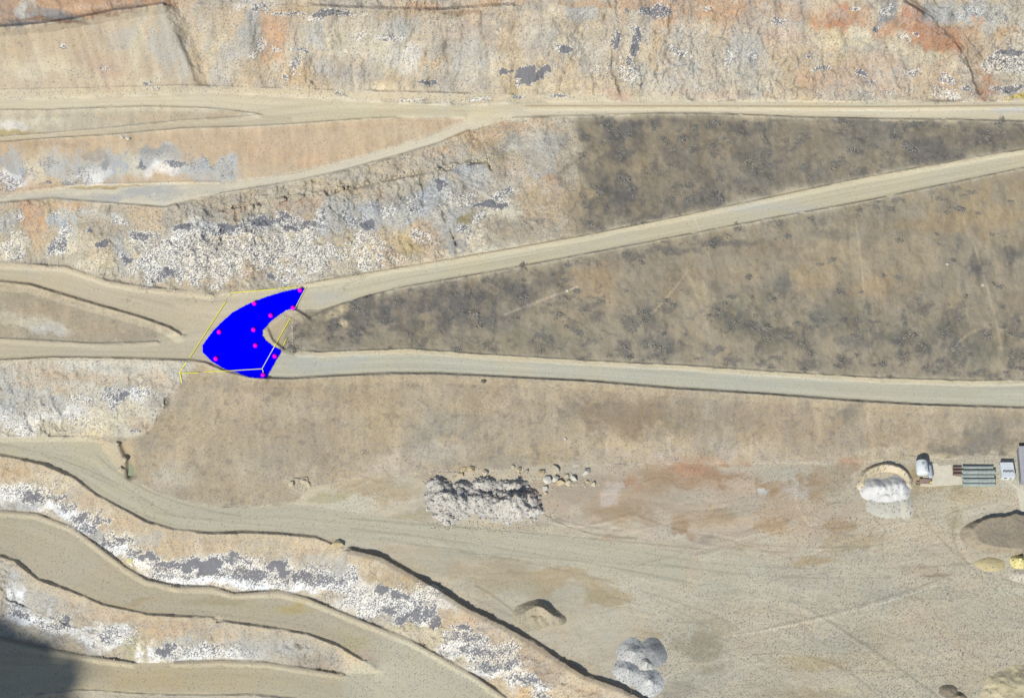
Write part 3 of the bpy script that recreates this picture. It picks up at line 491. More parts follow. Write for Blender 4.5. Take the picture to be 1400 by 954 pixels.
# worn tracks on the yard and the slopes: (points, half width, factor)
def track(pts, hw, f, wob=1.5):
    s, D = ldist(pts, hw * 3 + 4)
    m = sstep(hw * 1.6, hw * 0.4, D + wob * N_mid[s] + 0.4 * N_fin[s]) * (0.8 + 0.5 * N_mid[s]).clip(0, 1)
    C[s] *= (1 + (f - 1) * 2.2 * m)[..., None]
PALE = []
def curve(p0, p1, p2, n=14):
    return [((1 - t) ** 2 * p0[0] + 2 * t * (1 - t) * p1[0] + t * t * p2[0], (1 - t) ** 2 * p0[1] + 2 * t * (1 - t) * p1[1] + t * t * p2[1]) for t in np.linspace(0, 1, n)]
for pts, hw, f in [
    (curve((480, 722), (700, 745), (960, 800)), 1.4, .90), (curve((470, 708), (700, 725), (980, 752)), 1.2, .90), (curve((520, 735), (640, 760), (940, 775)), 1.2, .92),
    (curve((990, 870), (1140, 850), (1280, 800)), 1.6, 1.12), (curve((1010, 866), (1160, 838), (1290, 790)), 1.5, .90), (curve((1080, 820), (1160, 860), (1280, 950)), 2.0, .88), (curve((1070, 815), (1150, 855), (1250, 945)), 1.2, 1.08),
    (curve((900, 770), (1080, 800), (1300, 785)), 1.2, .92), (curve((880, 755), (1050, 790), (1330, 770)), 1.0, .92), (curve((950, 740), (1100, 770), (1220, 740)), 1.1, .92), (curve((1230, 690), (1280, 720), (1330, 790)), 1.1, .93), (curve((1250, 640), (1240, 740), (1110, 790)), 1.0, .94),
    (curve((1030, 895), (1130, 880), (1200, 950)), 1.3, .9), (curve((1260, 700), (1300, 775), (1400, 800)), 1.1, .93), (curve((1330, 700), (1260, 700), (1100, 760)), 2.0, 1.06),
    (curve((1330, 775), (1270, 690), (1400, 688)), 4.0, 1.05), (curve((1345, 790), (1285, 745), (1310, 700)), 1.2, .9), (curve((560, 745), (800, 770), (1000, 850)), 1.5, .92), (curve((600, 735), (850, 760), (1100, 880)), 1.5, 1.06),
    (curve((900, 930), (1000, 880), (1180, 900)), 1.5, 1.06), (curve((930, 760), (1050, 720), (1240, 700)), 1.5, 1.07), (curve((860, 700), (1000, 760), (1200, 745)), 1.3, .93), (curve((1210, 720), (1190, 800), (1290, 870)), 1.2, .93),
    (curve((740, 700), (790, 735), (870, 735)), 1.3, .82), (curve((745, 712), (800, 730), (860, 705)), 1.2, 1.15), (curve((760, 708), (800, 722), (850, 725)), 1.0, .85), (curve((820, 735), (850, 712), (880, 700)), 1.6, 1.12),
    (curve((640, 865), (700, 840), (760, 900)), 1.0, .92), (curve((650, 800), (680, 815), (720, 850)), 1.0, .85),
    (curve((690, 430), (740, 410), (790, 392)), 1.4, 1.25), (curve((890, 430), (920, 400), (940, 370)), 1.2, 1.2), (curve((1300, 485), (1310, 460), (1340, 450)), 1.3, 1.22), (curve((1170, 300), (1180, 380), (1190, 480)), 0.9, 1.12), (curve((1330, 330), (1360, 420), (1370, 480)), 1.0, 1.15), (curve((950, 300), (985, 380), (990, 460)), 0.9, 1.12),
    (curve((900, 330), (960, 380), (970, 470)), 3, 1.08), (curve((130, 620), (200, 690), (330, 705)), 1.3, .90), (curve((0, 606), (120, 630), (210, 690)), 1.2, .90), (curve((30, 612), (110, 640), (240, 705)), 1.2, .93), (curve((210, 700), (330, 720), (560, 730)), 1.2, .93),
    (curve((920, 690), (960, 700), (990, 690)), 2, 1.06), (curve((1090, 660), (1080, 690), (1110, 720)), 1.6, 1.08), (curve((640, 815), (690, 835), (730, 860)), 1.0, .88),
]:
    track(pts, hw, f)
for i in range(90):
    a = (random.uniform(820, 1380), random.uniform(700, 950)); d = random.uniform(60, 240); th = random.uniform(-.35, .35) + (math.pi / 4 * random.random() if random.random() < .3 else 0)
    b = (a[0] + d * math.cos(th), a[1] + d * math.sin(th)); mdl = ((a[0] + b[0]) / 2 + random.uniform(-20, 20), (a[1] + b[1]) / 2 + random.uniform(-25, 25))
    if a[1] > 860 and a[0] < 900: continue
    track(curve(a, mdl, b, 8), random.uniform(0.6, 1.3), random.choice((0.93, 0.95, 1.05)), 1.0)

# joints and cracks (colour only slightly, mostly relief below)
CR = [([(236, 0), (247, 30), (258, 62), (268, 95), (279, 112)], 5.0, -0.9), ([(828, 20), (833, 60), (838, 95), (846, 115), (850, 130)], 3.2, -2.3),
      ([(705, 80), (710, 105), (718, 135)], 1.6, -1.0), ([(1240, 0), (1275, 22), (1305, 50), (1325, 85), (1340, 125)], 4.5, -2.2), ([(1268, -5), (1310, 40), (1338, 75), (1352, 110)], 2.4, 1.2),
      ([(300, 287), (345, 279), (390, 274), (440, 270), (470, 257)], 2.2, -0.9), ([(460, 262), (500, 252), (535, 245), (570, 237), (620, 230), (650, 222), (668, 220), (673, 232)], 3.0, -1.1),
      ([(575, 245), (580, 262), (578, 280)], 2.2, -1.1), ([(600, 280), (610, 300), (622, 330), (628, 350)], 2.0, -1.0), ([(1037, 42), (1045, 60), (1050, 70)], 1.6, -.9),
      ([(0, 800), (12, 818), (50, 835), (100, 855), (150, 868)], 1.6, -1.0), ([(460, 745), (445, 753), (437, 768)], 1.4, -.7), ([(390, 668), (402, 656), (418, 655), (424, 665)], 1.8, 1.2), ([(600, 845), (606, 865)], 1.5, -.8), ([(242, 522), (222, 560), (204, 590)], 2.4, -1.2), ([(800, 210), (760, 240), (700, 290), (660, 325)], 2.4, -0.5),
      ([(0, 590), (100, 596), (160, 600)], 2, -.4), ([(300, 845), (290, 870), (300, 885)], 2.2, -.8)]
# ------------------------------------------------------------------ relief
XW = X + 2.2 * W1 + 0.25 * Y * vnoise(X / 60, Y / 60, 3)
rib = fbm(XW / 6.5, Y / 9, 4, 6) + 0.35 * fbm(XW / 2.6, Y / 4.5, 3, 2)
rockd = sstep(0.15, 1.0, ROCK)
ZR = fbm(X / 40, Y / 30, 3, 2)
RDG = 1 - np.abs(fbm((X + 2 * W2) / 5.0, (Y + 2 * W1) / 4.0, 5, 1, .58)) * 2.2
DH = rockd * (0.7 * np.clip(RDG, -1, 1) * (0.7 + ZR) + 0.35 * rib + 1.5 * fbm(X / 11, Y / 14, 3, 0) + 0.16 * fbm(X / 1.1, Y / 1.1, 2, 1))
DH += np.where(ZONE == 12, 0.22 * fbm(X / 4, Y / 10, 4, 3) + 0.06 * N_fin, 0)
DH += np.where(ZONE == 13, 0.45 * fbm(X / 5, Y / 6, 4, 3) + 0.16 * N_fin, 0)
DH += np.where(ZONE == 14, 0.10 * N_mid + 0.03 * N_fin, 0)
DH += np.where(ZONE < 11, 0.025 * N_mid + 0.012 * N_fin, 0)
inframe = sstep(-150, -20, U) * sstep(1550, 1430, U) * sstep(-120, -20, V) * sstep(1080, 990, V)
DH *= inframe

def ridge(pts, h, hw, rough=0.25, off=0.0):
    s, D = ldist([(u, v + off) for u, v in pts], hw * 3)
    xs_ = [p[0] for p in pts]
    if all(b > a for a, b in zip(xs_[:-1], xs_[1:])):
        sd_ = V[s] - np.interp(U[s], xs_, [p[1] + off for p in pts])
        D = np.where(sd_ > 0, D / 2.4, D * 1.25)
    D = D + 0.8 * N_fin[s] * rough * 2 + 0.5 * N_mid[s]
    m = np.clip(1 - D / hw, 0, 1)
    DH[s] += 0.88 * h * m * (1 + rough * N_mid[s] * 1.2 + rough * N_fin[s])
# safety berms along the outer edges
BZ = 'berm'
BERMS = []
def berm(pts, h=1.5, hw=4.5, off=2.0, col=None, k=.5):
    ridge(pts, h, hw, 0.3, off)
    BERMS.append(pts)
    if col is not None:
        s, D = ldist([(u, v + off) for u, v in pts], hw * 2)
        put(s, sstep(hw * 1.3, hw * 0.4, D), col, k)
tanb = lin(190, 172, 140)
berm(F_s[1:13], 2.1, 5.5, 3, tanb)
berm(F_s[13:25], 2.7, 7.0, 4, lin(128, 116, 98), .7)
berm(G_s[1:9], 2.0, 5.0, 3, tanb, .4)
berm(G_s[8:-1][:1] and [(303, 847), (360, 855), (420, 865), (460, 880), (492, 899)], 2.0, 5.0, 3, tanb, .4)
berm(G_n[1:8], 1.3, 3.2, -.5, lin(150, 142, 124), .9); berm(G_n[7:18], 1.4, 3.4, -.5, lin(150, 142, 124), .9)  # foot of wall: shade line painted in, mutes the berm's sunlit side
berm(H_s[2:9], 1.7, 5.0, 3)
berm(H_n[1:5], 1.3, 3.6, 0, lin(150, 142, 124), .9); berm(H_n[5:10], 0.8, 3.2, 0, lin(150, 142, 124), .9)  # same painted shade along the lowest wall foot
berm(D_s[1:], 1.7, 4.5, 2, tanb, .4)
berm(D_n[:9], 0.9, 3.4, -1, lin(170, 158, 134), .6)  # wall foot again, milder shade put into the colour
berm(E_n[1:6], 0.7, 2.8, 0, lin(170, 160, 138), .5)
berm(E_s[1:], 1.6, 4.0, 1.5, tanb, .3)
berm(C_s, 1.8, 4.2, 2, lin(168, 154, 128), .5)
berm(C_n[1:], 1.0, 3.0, 0, lin(196, 186, 156), .6)
berm(B_s[3:], 1.1, 3.2, 1.5)
berm(B_n[1:], 0.8, 2.8, 0.5, lin(192, 180, 150), .6)
berm(A_s2[:4], .7, 3, 1); berm(A_s2[3:], 1.3, 3.2, 1.5)
berm(A2_s[1:7], 1.1, 4.0, 1.5); berm(A2_s[7:14], .7, 2.8, 1)
berm(A_s1[1:], .6, 2.5, 1); berm(A1_n[1:], .4, 2.5, 0); berm(A1_s[1:9], .7, 2.8, 1)
berm([(720, 146), (940, 146), (1200, 147), (1400, 145)], .5, 2.4, 0, lin(206, 190, 150), .6)
berm([(300, 249), (250, 249), (180, 251), (110, 252), (40, 260)], .4, 2.5, 0)
berm([(0, 36), (60, 31), (100, 25), (150, 15), (222, 5)], 2.4, 5, 2)
berm([(0, 123), (120, 121), (250, 117), (420, 123), (620, 128), (700, 130)], .7, 3, 0)
berm([(420, 9), (520, 14), (600, 15), (700, 8)], 1.8, 6, 0)
berm([(402, 424), (412, 429), (422, 436)], 1.5, 4, 0); berm([(422, 436), (445, 425), (478, 413), (500, 406)], .7, 3, 0)
berm([(365, 450), (372, 466), (386, 477)], 1.0, 4, 0)
berm([(0, 598), (60, 598), (130, 598)], .8, 3, -1)
for pts, hw, d in CR:
    s, D = ldist(pts, hw * 4)
    D = D + 2.2 * N_fin[s] + 2.2 * N_mid[s] + 1.5 * WA[s]
    m = np.clip(1 - np.abs(D) / hw / 1.3, 0, 1) * np.clip(0.75 + 1.2 * N_mid[s], 0.1, 1.3)
    DH[s] += d * m
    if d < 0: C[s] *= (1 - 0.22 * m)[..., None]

# broken crest of the second wall
for u, v, r in [(350, 283, 9), (385, 273, 8), (410, 270, 9), (440, 265, 9), (470, 258, 7), (640, 226, 10), (620, 226, 8), (600, 232, 7)]:
    s = sl(u - 2 * r, u + 2 * r, v - 2 * r, v + 2 * r)
    d = np.hypot((U[s] - u) / r, (V[s] - v) / (r * .6))
    DH[s] += 1.4 * sstep(1.2, .4, d) * (0.5 + np.abs(N_fin[s]))

# pond notch
NOTCH = [(150, 599), (172, 598), (184, 612), (187, 630), (185, 652), (172, 655), (166, 640), (160, 620)]
s, m = pmask([(160, 600), (178, 602), (187, 618), (187, 650), (175, 654), (172, 630)], 2, 1)
DH[s] -= 2.6 * m
put(s, m, lin(176, 160, 132), .7)

H2 = H + DH

def G(u, v):
    """surface point under photograph position"""
    i = np.searchsorted(us, u) - 1; j = np.searchsorted(vs, v) - 1
    fu = (u - us[i]) / (us[i + 1] - us[i]); fv = (v - vs[j]) / (vs[j + 1] - vs[j])
    h = (H2[j, i] * (1 - fu) + H2[j, i + 1] * fu) * (1 - fv) + (H2[j + 1, i] * (1 - fu) + H2[j + 1, i + 1] * fu) * fv
    x, y = unproject(np.float64(u), np.float64(v), float(h))
    return Vector((float(x), float(y), float(h)))

# ------------------------------------------------------------------ grey speckle and patches copying holes in the point cloud
for d in [
    (345, 15, 10, 8, .7), (362, 8, 12, 6, .7), (395, 18, 22, 4, .8), (450, 19, 30, 5, .9, True), (430, 25, 20, 4, .7), (355, 60, 12, 10, .5), (348, 75, 5, 6, .6), (378, 68, 8, 4, .5), (410, 72, 16, 3, .8), (404, 92, 4, 12, .7), (395, 105, 5, 5, .6), (468, 20, 24, 5, .8), (530, 48, 28, 5, .45), (490, 50, 14, 8, .3), (585, 112, 14, 3.5, .95, True), (560, 136, 30, 3, .5), (462, 128, 14, 4, .5), (655, 135, 20, 3, .4),
    (694, 93, 9, 5, 1, True), (732, 101, 20, 14, 1.05, True), (744, 92, 12, 6, 1.0, True), (722, 92, 6, 6, 1, True), (771, 72, 9, 5, 1, True), (762, 68, 8, 4, .6), (712, 132, 16, 3, .7), (768, 135, 18, 3, .75), (820, 95, 26, 30, .25), (680, 40, 20, 6, .2),
    (858, 15, 6, 3, 1, True), (890, 18, 14, 6, .95, True), (905, 18, 8, 10, .9, True), (868, 55, 12, 13, .95, True), (875, 45, 8, 9, 1, True), (838, 55, 6, 9, .9, True), (855, 75, 8, 10, .8), (880, 112, 7, 3, .8), (862, 95, 18, 18, .45), (935, 75, 8, 8, .5), (925, 70, 10, 6, .4),
    (922, 0, 5, 4, .9), (968, 12, 5, 4, .7), (1060, 28, 8, 5, .8), (1030, 78, 8, 5, .4), (1106, 73, 4, 3, .9), (1125, 92, 18, 3, .8), (1180, 102, 10, 5, .95), (1188, 110, 5, 4, .8), (1245, 100, 14, 6, .55), (1196, 38, 8, 5, .95, True), (1205, 8, 7, 10, .6), (1252, 44, 7, 3, .9), (1240, 52, 5, 5, .4), (1165, 10, 10, 5, .5), (1295, 105, 14, 5, .7), (1325, 115, 10, 4, .85), (1300, 120, 40, 14, .28), (1200, 125, 60, 12, .22), (1180, 135, 50, 5, .2), (1385, 72, 20, 4, .95, True), (1365, 82, 10, 10, .7), (1385, 85, 22, 20, .5), (1355, 90, 8, 10, .6), (1378, 120, 24, 3.5, .95, True), (1395, 90, 10, 20, .4), (1330, 10, 45, 12, .22), (1370, 22, 20, 8, .2), (1000, 90, 14, 26, .25), (920, 95, 14, 20, .2),
    (208, 113, 5, 4, .8), (215, 122, 10, 4, .25), (90, 68, 5, 4, .6), (20, 55, 12, 5, .15), (145, 88, 8, 6, .3), (110, 100, 20, 10, .12), (160, 128, 30, 3, .12),
    (12, 250, 24, 10, .55), (68, 250, 12, 3, .8), (40, 225, 20, 16, .2), (115, 230, 12, 12, .35), (75, 222, 12, 9, .3), (187, 224, 6, 5, .9, True), (240, 226, 14, 4.5, .9, True), (270, 225, 20, 10, .25), (300, 228, 16, 12, .3), (100, 247, 20, 4, .5), (210, 210, 40, 8, .12),
    (20, 330, 20, 20, .35), (28, 350, 10, 6, .6), (78, 335, 9, 20, .75), (80, 318, 10, 10, .6), (30, 298, 10, 4, .5), (75, 290, 14, 4, .4), (135, 333, 7, 5, 1, True), (128, 312, 4, 4, .7), (170, 350, 14, 9, .8), (178, 352, 8, 4, 1, True), (165, 303, 12, 6, .5), (190, 318, 10, 9, .6),
    (240, 350, 50, 40, .42), (245, 310, 10, 5, .95, True), (258, 308, 8, 4, .7), (310, 308, 14, 4, .95, True), (300, 316, 30, 6, .6), (200, 320, 12, 8, .7), (230, 380, 30, 10, .6), (300, 350, 70, 38, .40), (370, 300, 20, 6, .85), (365, 304, 14, 3, 1, True), (345, 310, 24, 9, .6), (390, 295, 10, 6, .8), (410, 305, 26, 8, .65), (380, 345, 60, 34, .38), (400, 312, 18, 4, .8), (370, 380, 8, 4, .9), (385, 383, 12, 5, .5),
    (440, 292, 6, 6, .8), (478, 296, 4, 5, .9), (504, 308, 9, 8, 1.0, True), (490, 303, 12, 8, .6), (430, 300, 20, 10, .45), (500, 330, 22, 14, .45), (500, 363, 12, 8, .7), (470, 355, 50, 26, .34), (525, 345, 14, 22, .55), (530, 285, 16, 18, .4), (567, 288, 11, 4, .85), (560, 275, 20, 16, .3), (596, 250, 10, 8, 1.0, True), (640, 275, 12, 8, .55), (670, 280, 26, 5, 1.0, True), (695, 265, 12, 6, .7), (688, 270, 14, 6, .7), (665, 300, 20, 10, .3), (580, 320, 20, 10, .45), (545, 345, 20, 16, .3), (600, 330, 24, 20, .25), (633, 310, 8, 5, .8), (642, 320, 5, 7, .7), (620, 265, 40, 16, .25), (700, 245, 36, 20, .18),
    (165, 540, 20, 12, .6), (172, 543, 10, 6, .95, True), (150, 530, 8, 5, .6), (120, 545, 20, 6, .45), (190, 540, 12, 14, .5), (60, 560, 50, 18, .18), (35, 580, 20, 9, .35), (120, 580, 40, 12, .25), (185, 590, 12, 2, .8), (10, 530, 20, 12, .15),
    (30, 672, 40, 9, .45), (45, 680, 14, 7, .8), (75, 677, 12, 4, .7), (90, 690, 12, 8, .5), (115, 708, 14, 9, .8), (130, 722, 14, 8, .75), (140, 712, 10, 5, .6), (160, 742, 18, 8, .6), (178, 758, 14, 6, .7), (200, 762, 14, 5, .95), (230, 772, 24, 7, .8), (260, 768, 18, 8, .85), (284, 777, 16, 10, 1.0, True), (295, 770, 10, 6, .9), (320, 765, 26, 8, .65), (345, 785, 30, 6, .8), (380, 770, 18, 7, .95, True), (395, 780, 14, 6, .9), (420, 790, 20, 8, .8), (440, 795, 26, 9, .7), (460, 790, 26, 12, .6), (400, 790, 60, 10, .5), (320, 785, 70, 8, .5), (260, 785, 50, 6, .5),
    (520, 803, 12, 5, .9), (545, 812, 14, 5, .9), (530, 832, 14, 6, .85), (560, 840, 20, 10, .8), (570, 825, 24, 12, .5), (590, 835, 14, 9, .8), (480, 810, 26, 12, .35), (540, 820, 60, 20, .42), (600, 850, 6, 8, .8), (640, 870, 24, 6, .6), (635, 858, 10, 5, .9), (655, 888, 22, 7, .75), (680, 905, 26, 8, .7), (710, 930, 24, 9, .7), (660, 880, 40, 12, .4), (740, 950, 20, 10, .5), (690, 900, 30, 12, .4),
    (20, 835, 14, 9, .3), (40, 840, 16, 5, .7), (60, 850, 14, 5, .6), (90, 850, 10, 9, .8), (75, 862, 20, 8, .5), (140, 872, 20, 7, .6), (155, 862, 14, 6, .5), (225, 890, 14, 7, .85), (235, 883, 14, 5, .7), (290, 888, 26, 7, .45), (260, 892, 34, 6, .4), (320, 893, 20, 5, .3), (160, 870, 40, 14, .25), (340, 885, 30, 8, .15),
]:
    dblob(*d)
# ordinary thin scatter of the same speckle, thicker on the yard to the lower right
s = sl(380, 1430, 600, 984)
yd = 0.78 * (0.03 + 0.09 * sstep(850, 1200, U[s]) + 0.09 * sstep(760, 900, V[s]) * sstep(800, 950, U[s]) + 0.05 * N_mid[s])
DEN[s] = np.where(yardm[s] & (DEN[s] < .3), np.clip(yd, 0.01, 1), DEN[s])
DEN = DEN * (1 + 0.45 * (N_fin + 0.6 * N_mid) * (DEN < 0.8))
stone = lin(121, 121, 124, 0.95) * np.where(ROCK > 0.5, 0.90, 1.0)[..., None]  # background grey showing through the point-cloud holes
stone = np.where((ZONE[..., None] == 14) | (ZONE[..., None] < 11), lin(128, 126, 118), stone)
hit = (RND < DEN) & (U > -30) & (U < 1430) & (V > -30) & (V < 984)
# pale specks wherever the grey speckle lies thick
pale = (~hit) & (DEN < .97) & (RN2 < 0.85 * sstep(.16, .42, DEN)) & (ROCK > 0.2)
C[pale] = C[pale] * 0.35 + lin(240, 234, 216) * 0.65
C[hit] = C[hit] * 0.08 + stone[hit] * 0.92
H2 = H2 - np.where(hit & (DEN < .6), 0.05, 0)
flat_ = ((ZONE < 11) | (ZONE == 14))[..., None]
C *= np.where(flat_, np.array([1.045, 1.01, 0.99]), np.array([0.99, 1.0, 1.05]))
C = np.clip(C, 0.01, 0.84)
X, Y = unproject(U, V, H2)

# ------------------------------------------------------------------ materials
def mat(name, col, rough=0.9, noise=0.12, scale=3.0, bump=0.0, metal=0.0, attr=None, spec=0.2, coat=0):
    m = bpy.data.materials.new(name); m.use_nodes = True
    n = m.node_tree; b = n.nodes['Principled BSDF']
    b.inputs['Roughness'].default_value = rough
    b.inputs['Metallic'].default_value = metal
    b.inputs['Specular IOR Level'].default_value = spec
    tc = n.nodes.new('ShaderNodeTexCoord')
    nz = n.nodes.new('ShaderNodeTexNoise'); nz.inputs['Scale'].default_value = scale; nz.inputs['Detail'].default_value = 5
    n.links.new(tc.outputs['Object'], nz.inputs['Vector'])
    mr = n.nodes.new('ShaderNodeMapRange')
    mr.inputs['From Min'].default_value = 0.3; mr.inputs['From Max'].default_value = 0.7
    mr.inputs['To Min'].default_value = 1 - noise; mr.inputs['To Max'].default_value = 1 + noise
    n.links.new(nz.outputs['Fac'], mr.inputs['Value'])
    vm = n.nodes.new('ShaderNodeVectorMath'); vm.operation = 'SCALE'
    if attr:
        at = n.nodes.new('ShaderNodeAttribute'); at.attribute_name = attr
        n.links.new(at.outputs['Color'], vm.inputs[0])
    else:
        vm.inputs[0].default_value = tuple(float(c) for c in col[:3])
    n.links.new(mr.outputs['Result'], vm.inputs['Scale'])
    n.links.new(vm.outputs['Vector'], b.inputs['Base Color'])
    if bump:
        bp = n.nodes.new('ShaderNodeBump'); bp.inputs['Strength'].default_value = bump; bp.inputs['Distance'].default_value = 0.3
        n.links.new(nz.outputs['Fac'], bp.inputs['Height']); n.links.new(bp.outputs['Normal'], b.inputs['Normal'])
    return m

def tag(o, label=None, cat=None, group=None, kind=None):
    if label: o['label'] = label
    if cat: o['category'] = cat
    if group: o['group'] = group
    if kind: o['kind'] = kind
    return o

def link(name, me, m, parent=None, loc=(0, 0, 0), rz=0.0, smooth=False):
    o = bpy.data.objects.new(name, me)
    COL.objects.link(o)
    if m is not None: me.materials.append(m)
    o.location = loc; o.rotation_euler = (0, 0, rz)
    if parent: o.parent = parent
    if smooth: me.polygons.foreach_set('use_smooth', [True] * len(me.polygons))
    return o

def empty(name, loc, rz=0.0):
    o = bpy.data.objects.new(name, None); COL.objects.link(o)
    o.empty_display_size = 1; o.location = loc; o.rotation_euler = (0, 0, rz)
    return o

def mesh_np(name, co, quads, col=None):
    me = bpy.data.meshes.new(name)
    n = len(co); f = len(quads)
    me.vertices.add(n); me.vertices.foreach_set('co', np.ascontiguousarray(co, np.float32).ravel())
    k = quads.shape[1]
    me.loops.add(f * k); me.loops.foreach_set('vertex_index', np.ascontiguousarray(quads, np.int32).ravel())
    me.polygons.add(f)
    me.polygons.foreach_set('loop_start', np.arange(0, f * k, k, dtype=np.int32))
    me.polygons.foreach_set('loop_total', np.full(f, k, np.int32))
    me.update(calc_edges=True)
    if col is not None:
        a = me.color_attributes.new('Col', 'FLOAT_COLOR', 'POINT')
        a.data.foreach_set('color', np.concatenate([col, np.ones((n, 1), np.float32)], 1).astype(np.float32).ravel())
    return me

ground_mat = mat('quarry_ground', None, 1.0, 0.07, 1.4, 0.25, attr='Col', spec=0.1)
names = {0: ('ground', 'bare quarry ground around the benches'),
         1: ('haul_road', 'pale haul road along the foot of the high wall at the top'),
         2: ('haul_road', 'narrow lower branch of the top haul road at the left'),
         3: ('haul_road', 'grey branch road running down left below the orange slope'),
         4: ('haul_road', 'left road coming down to the junction above the tan island'),
         5: ('haul_road', 'left road meeting the junction below the tan island'),
         6: ('haul_road', 'long haul road climbing between the two scrub slopes'),
         7: ('haul_road', 'greenish grey haul road below the wide scrub slope'),
         8: ('haul_road', 'haul road curving from the lower left into the yard'),
         9: ('haul_road', 'wide bench road under the upper white wall at lower left'),
         10: ('haul_road', 'lowest bench road at the bottom left, partly in shade'),
         11: ('rock_face', 'blasted quarry walls of cream, grey and orange rock'),
         12: ('soil_slope', 'smooth tan soil slopes between the roads'),
         13: ('scrub_ground', 'brown dry ground of the scrub slopes'),
         14: ('quarry_yard', 'flat pale gravel yard at the lower right')}
idx = np.arange(NVv * NUu).reshape(NVv, NUu)
quads = np.stack([idx[1:, :-1], idx[1:, 1:], idx[:-1, 1:], idx[:-1, :-1]], -1).reshape(-1, 4)
fz = ZONE[:-1, :-1].ravel()
co = np.stack([X, Y, H2], -1).reshape(-1, 3).astype(np.float32)
cc = C.reshape(-1, 3)
for z, (nm, lb) in names.items():
    q = quads[fz == z]
    if not len(q): continue
    uq, inv = np.unique(q, return_inverse=True)
    o = link(nm, mesh_np(nm, co[uq], inv.reshape(-1, 4), cc[uq]), ground_mat)
    tag(o, lb, kind='structure')

# far side of the pit, outside the picture: it throws the shade on the lowest bench
def shade_hill():
    hx, hy = SUND.x / math.cos(el), SUND.y / math.cos(el)
    edge = [(-900, 460, 190), (-600, 600, 190), (-350, 700, 190), (-200, 750, 185), (-60, 800, 180), (-20, 822, 176), (10, 838, 180), (40, 868, 172), (75, 880, 176), (112, 893, 170), (118, 915, 172), (96, 938, 168), (60, 960, 170), (20, 990, 170)]
    vs_, fs = [], []
    e2 = []
    for a, b in zip(edge[:-1], edge[1:]):
        n = max(1, int(math.hypot(a[0] - b[0], a[1] - b[1]) / 9)) if a[0] > -250 else 1
        for t in range(n): e2.append((a[0] + (b[0] - a[0]) * t / n, a[1] + (b[1] - a[1]) * t / n, a[2] + (b[2] - a[2]) * t / n + random.uniform(-5, 5)))
    edge = e2 + [edge[-1]]
    for u, v, d in edge:
        z0 = float(samp(HC, np.float32(max(u, -199)), np.float32(v)))
        x, y = unproject(u, v, z0)
        cx, cy, cz = x + hx * d, y + hy * d, z0 + (d + random.uniform(-4, 4)) * math.tan(el)
        for k, (dd, zz) in enumerate(((0, 0), (18, -3), (70, -30), (160, -70))):
            jx = random.uniform(-2.5, 2.5)
            vs_.append((cx - 0.3 * dd + jx, cy - dd, cz + zz + random.uniform(-1, 1)))
        vs_.append((cx, cy + 5, -75))
    for i in range(len(edge) - 1):
        a = i * 5; b = a + 5
        for k in range(3): fs.append((a + k, a + k + 1, b + k + 1, b + k))
        fs.append((a + 4, a, b, b + 4))
    me = bpy.data.meshes.new('hill'); me.from_pydata(vs_, [], fs)
    o = link('hill', me, mat('hill_rock', lin(190, 175, 145), 1, 0.2, 0.1))
    tag(o, 'opposite wall of the pit beyond the lower left corner', kind='structure')
shade_hill()

# ------------------------------------------------------------------ water in the notch
def poly_mesh(name, pts3, m, parent=None, thick=0.0):
    bm = bmesh.new()
    vsn = [bm.verts.new(p) for p in pts3]
    f = bm.faces.new(vsn)
    if thick:
        r = bmesh.ops.extrude_face_region(bm, geom=[f])
        for e in r['geom']:
            if isinstance(e, bmesh.types.BMVert): e.co.z += thick
    bmesh.ops.recalc_face_normals(bm, faces=bm.faces)
    me = bpy.data.meshes.new(name); bm.to_mesh(me); bm.free()
    return link(name, me, m, parent)
wz = G(180, 640).z + 0.5
pp = [(184, 618), (187, 634), (186, 650), (175, 650), (177, 634), (181, 624)]
pond = poly_mesh('pond', [(*map(float, unproject(u, v, wz)), wz) for u, v in pp], mat('green_water', lin(166, 172, 140), 0.45, 0.05, 1, spec=0.3))
tag(pond, 'small green pool in the notch beside the lower road', kind='structure')

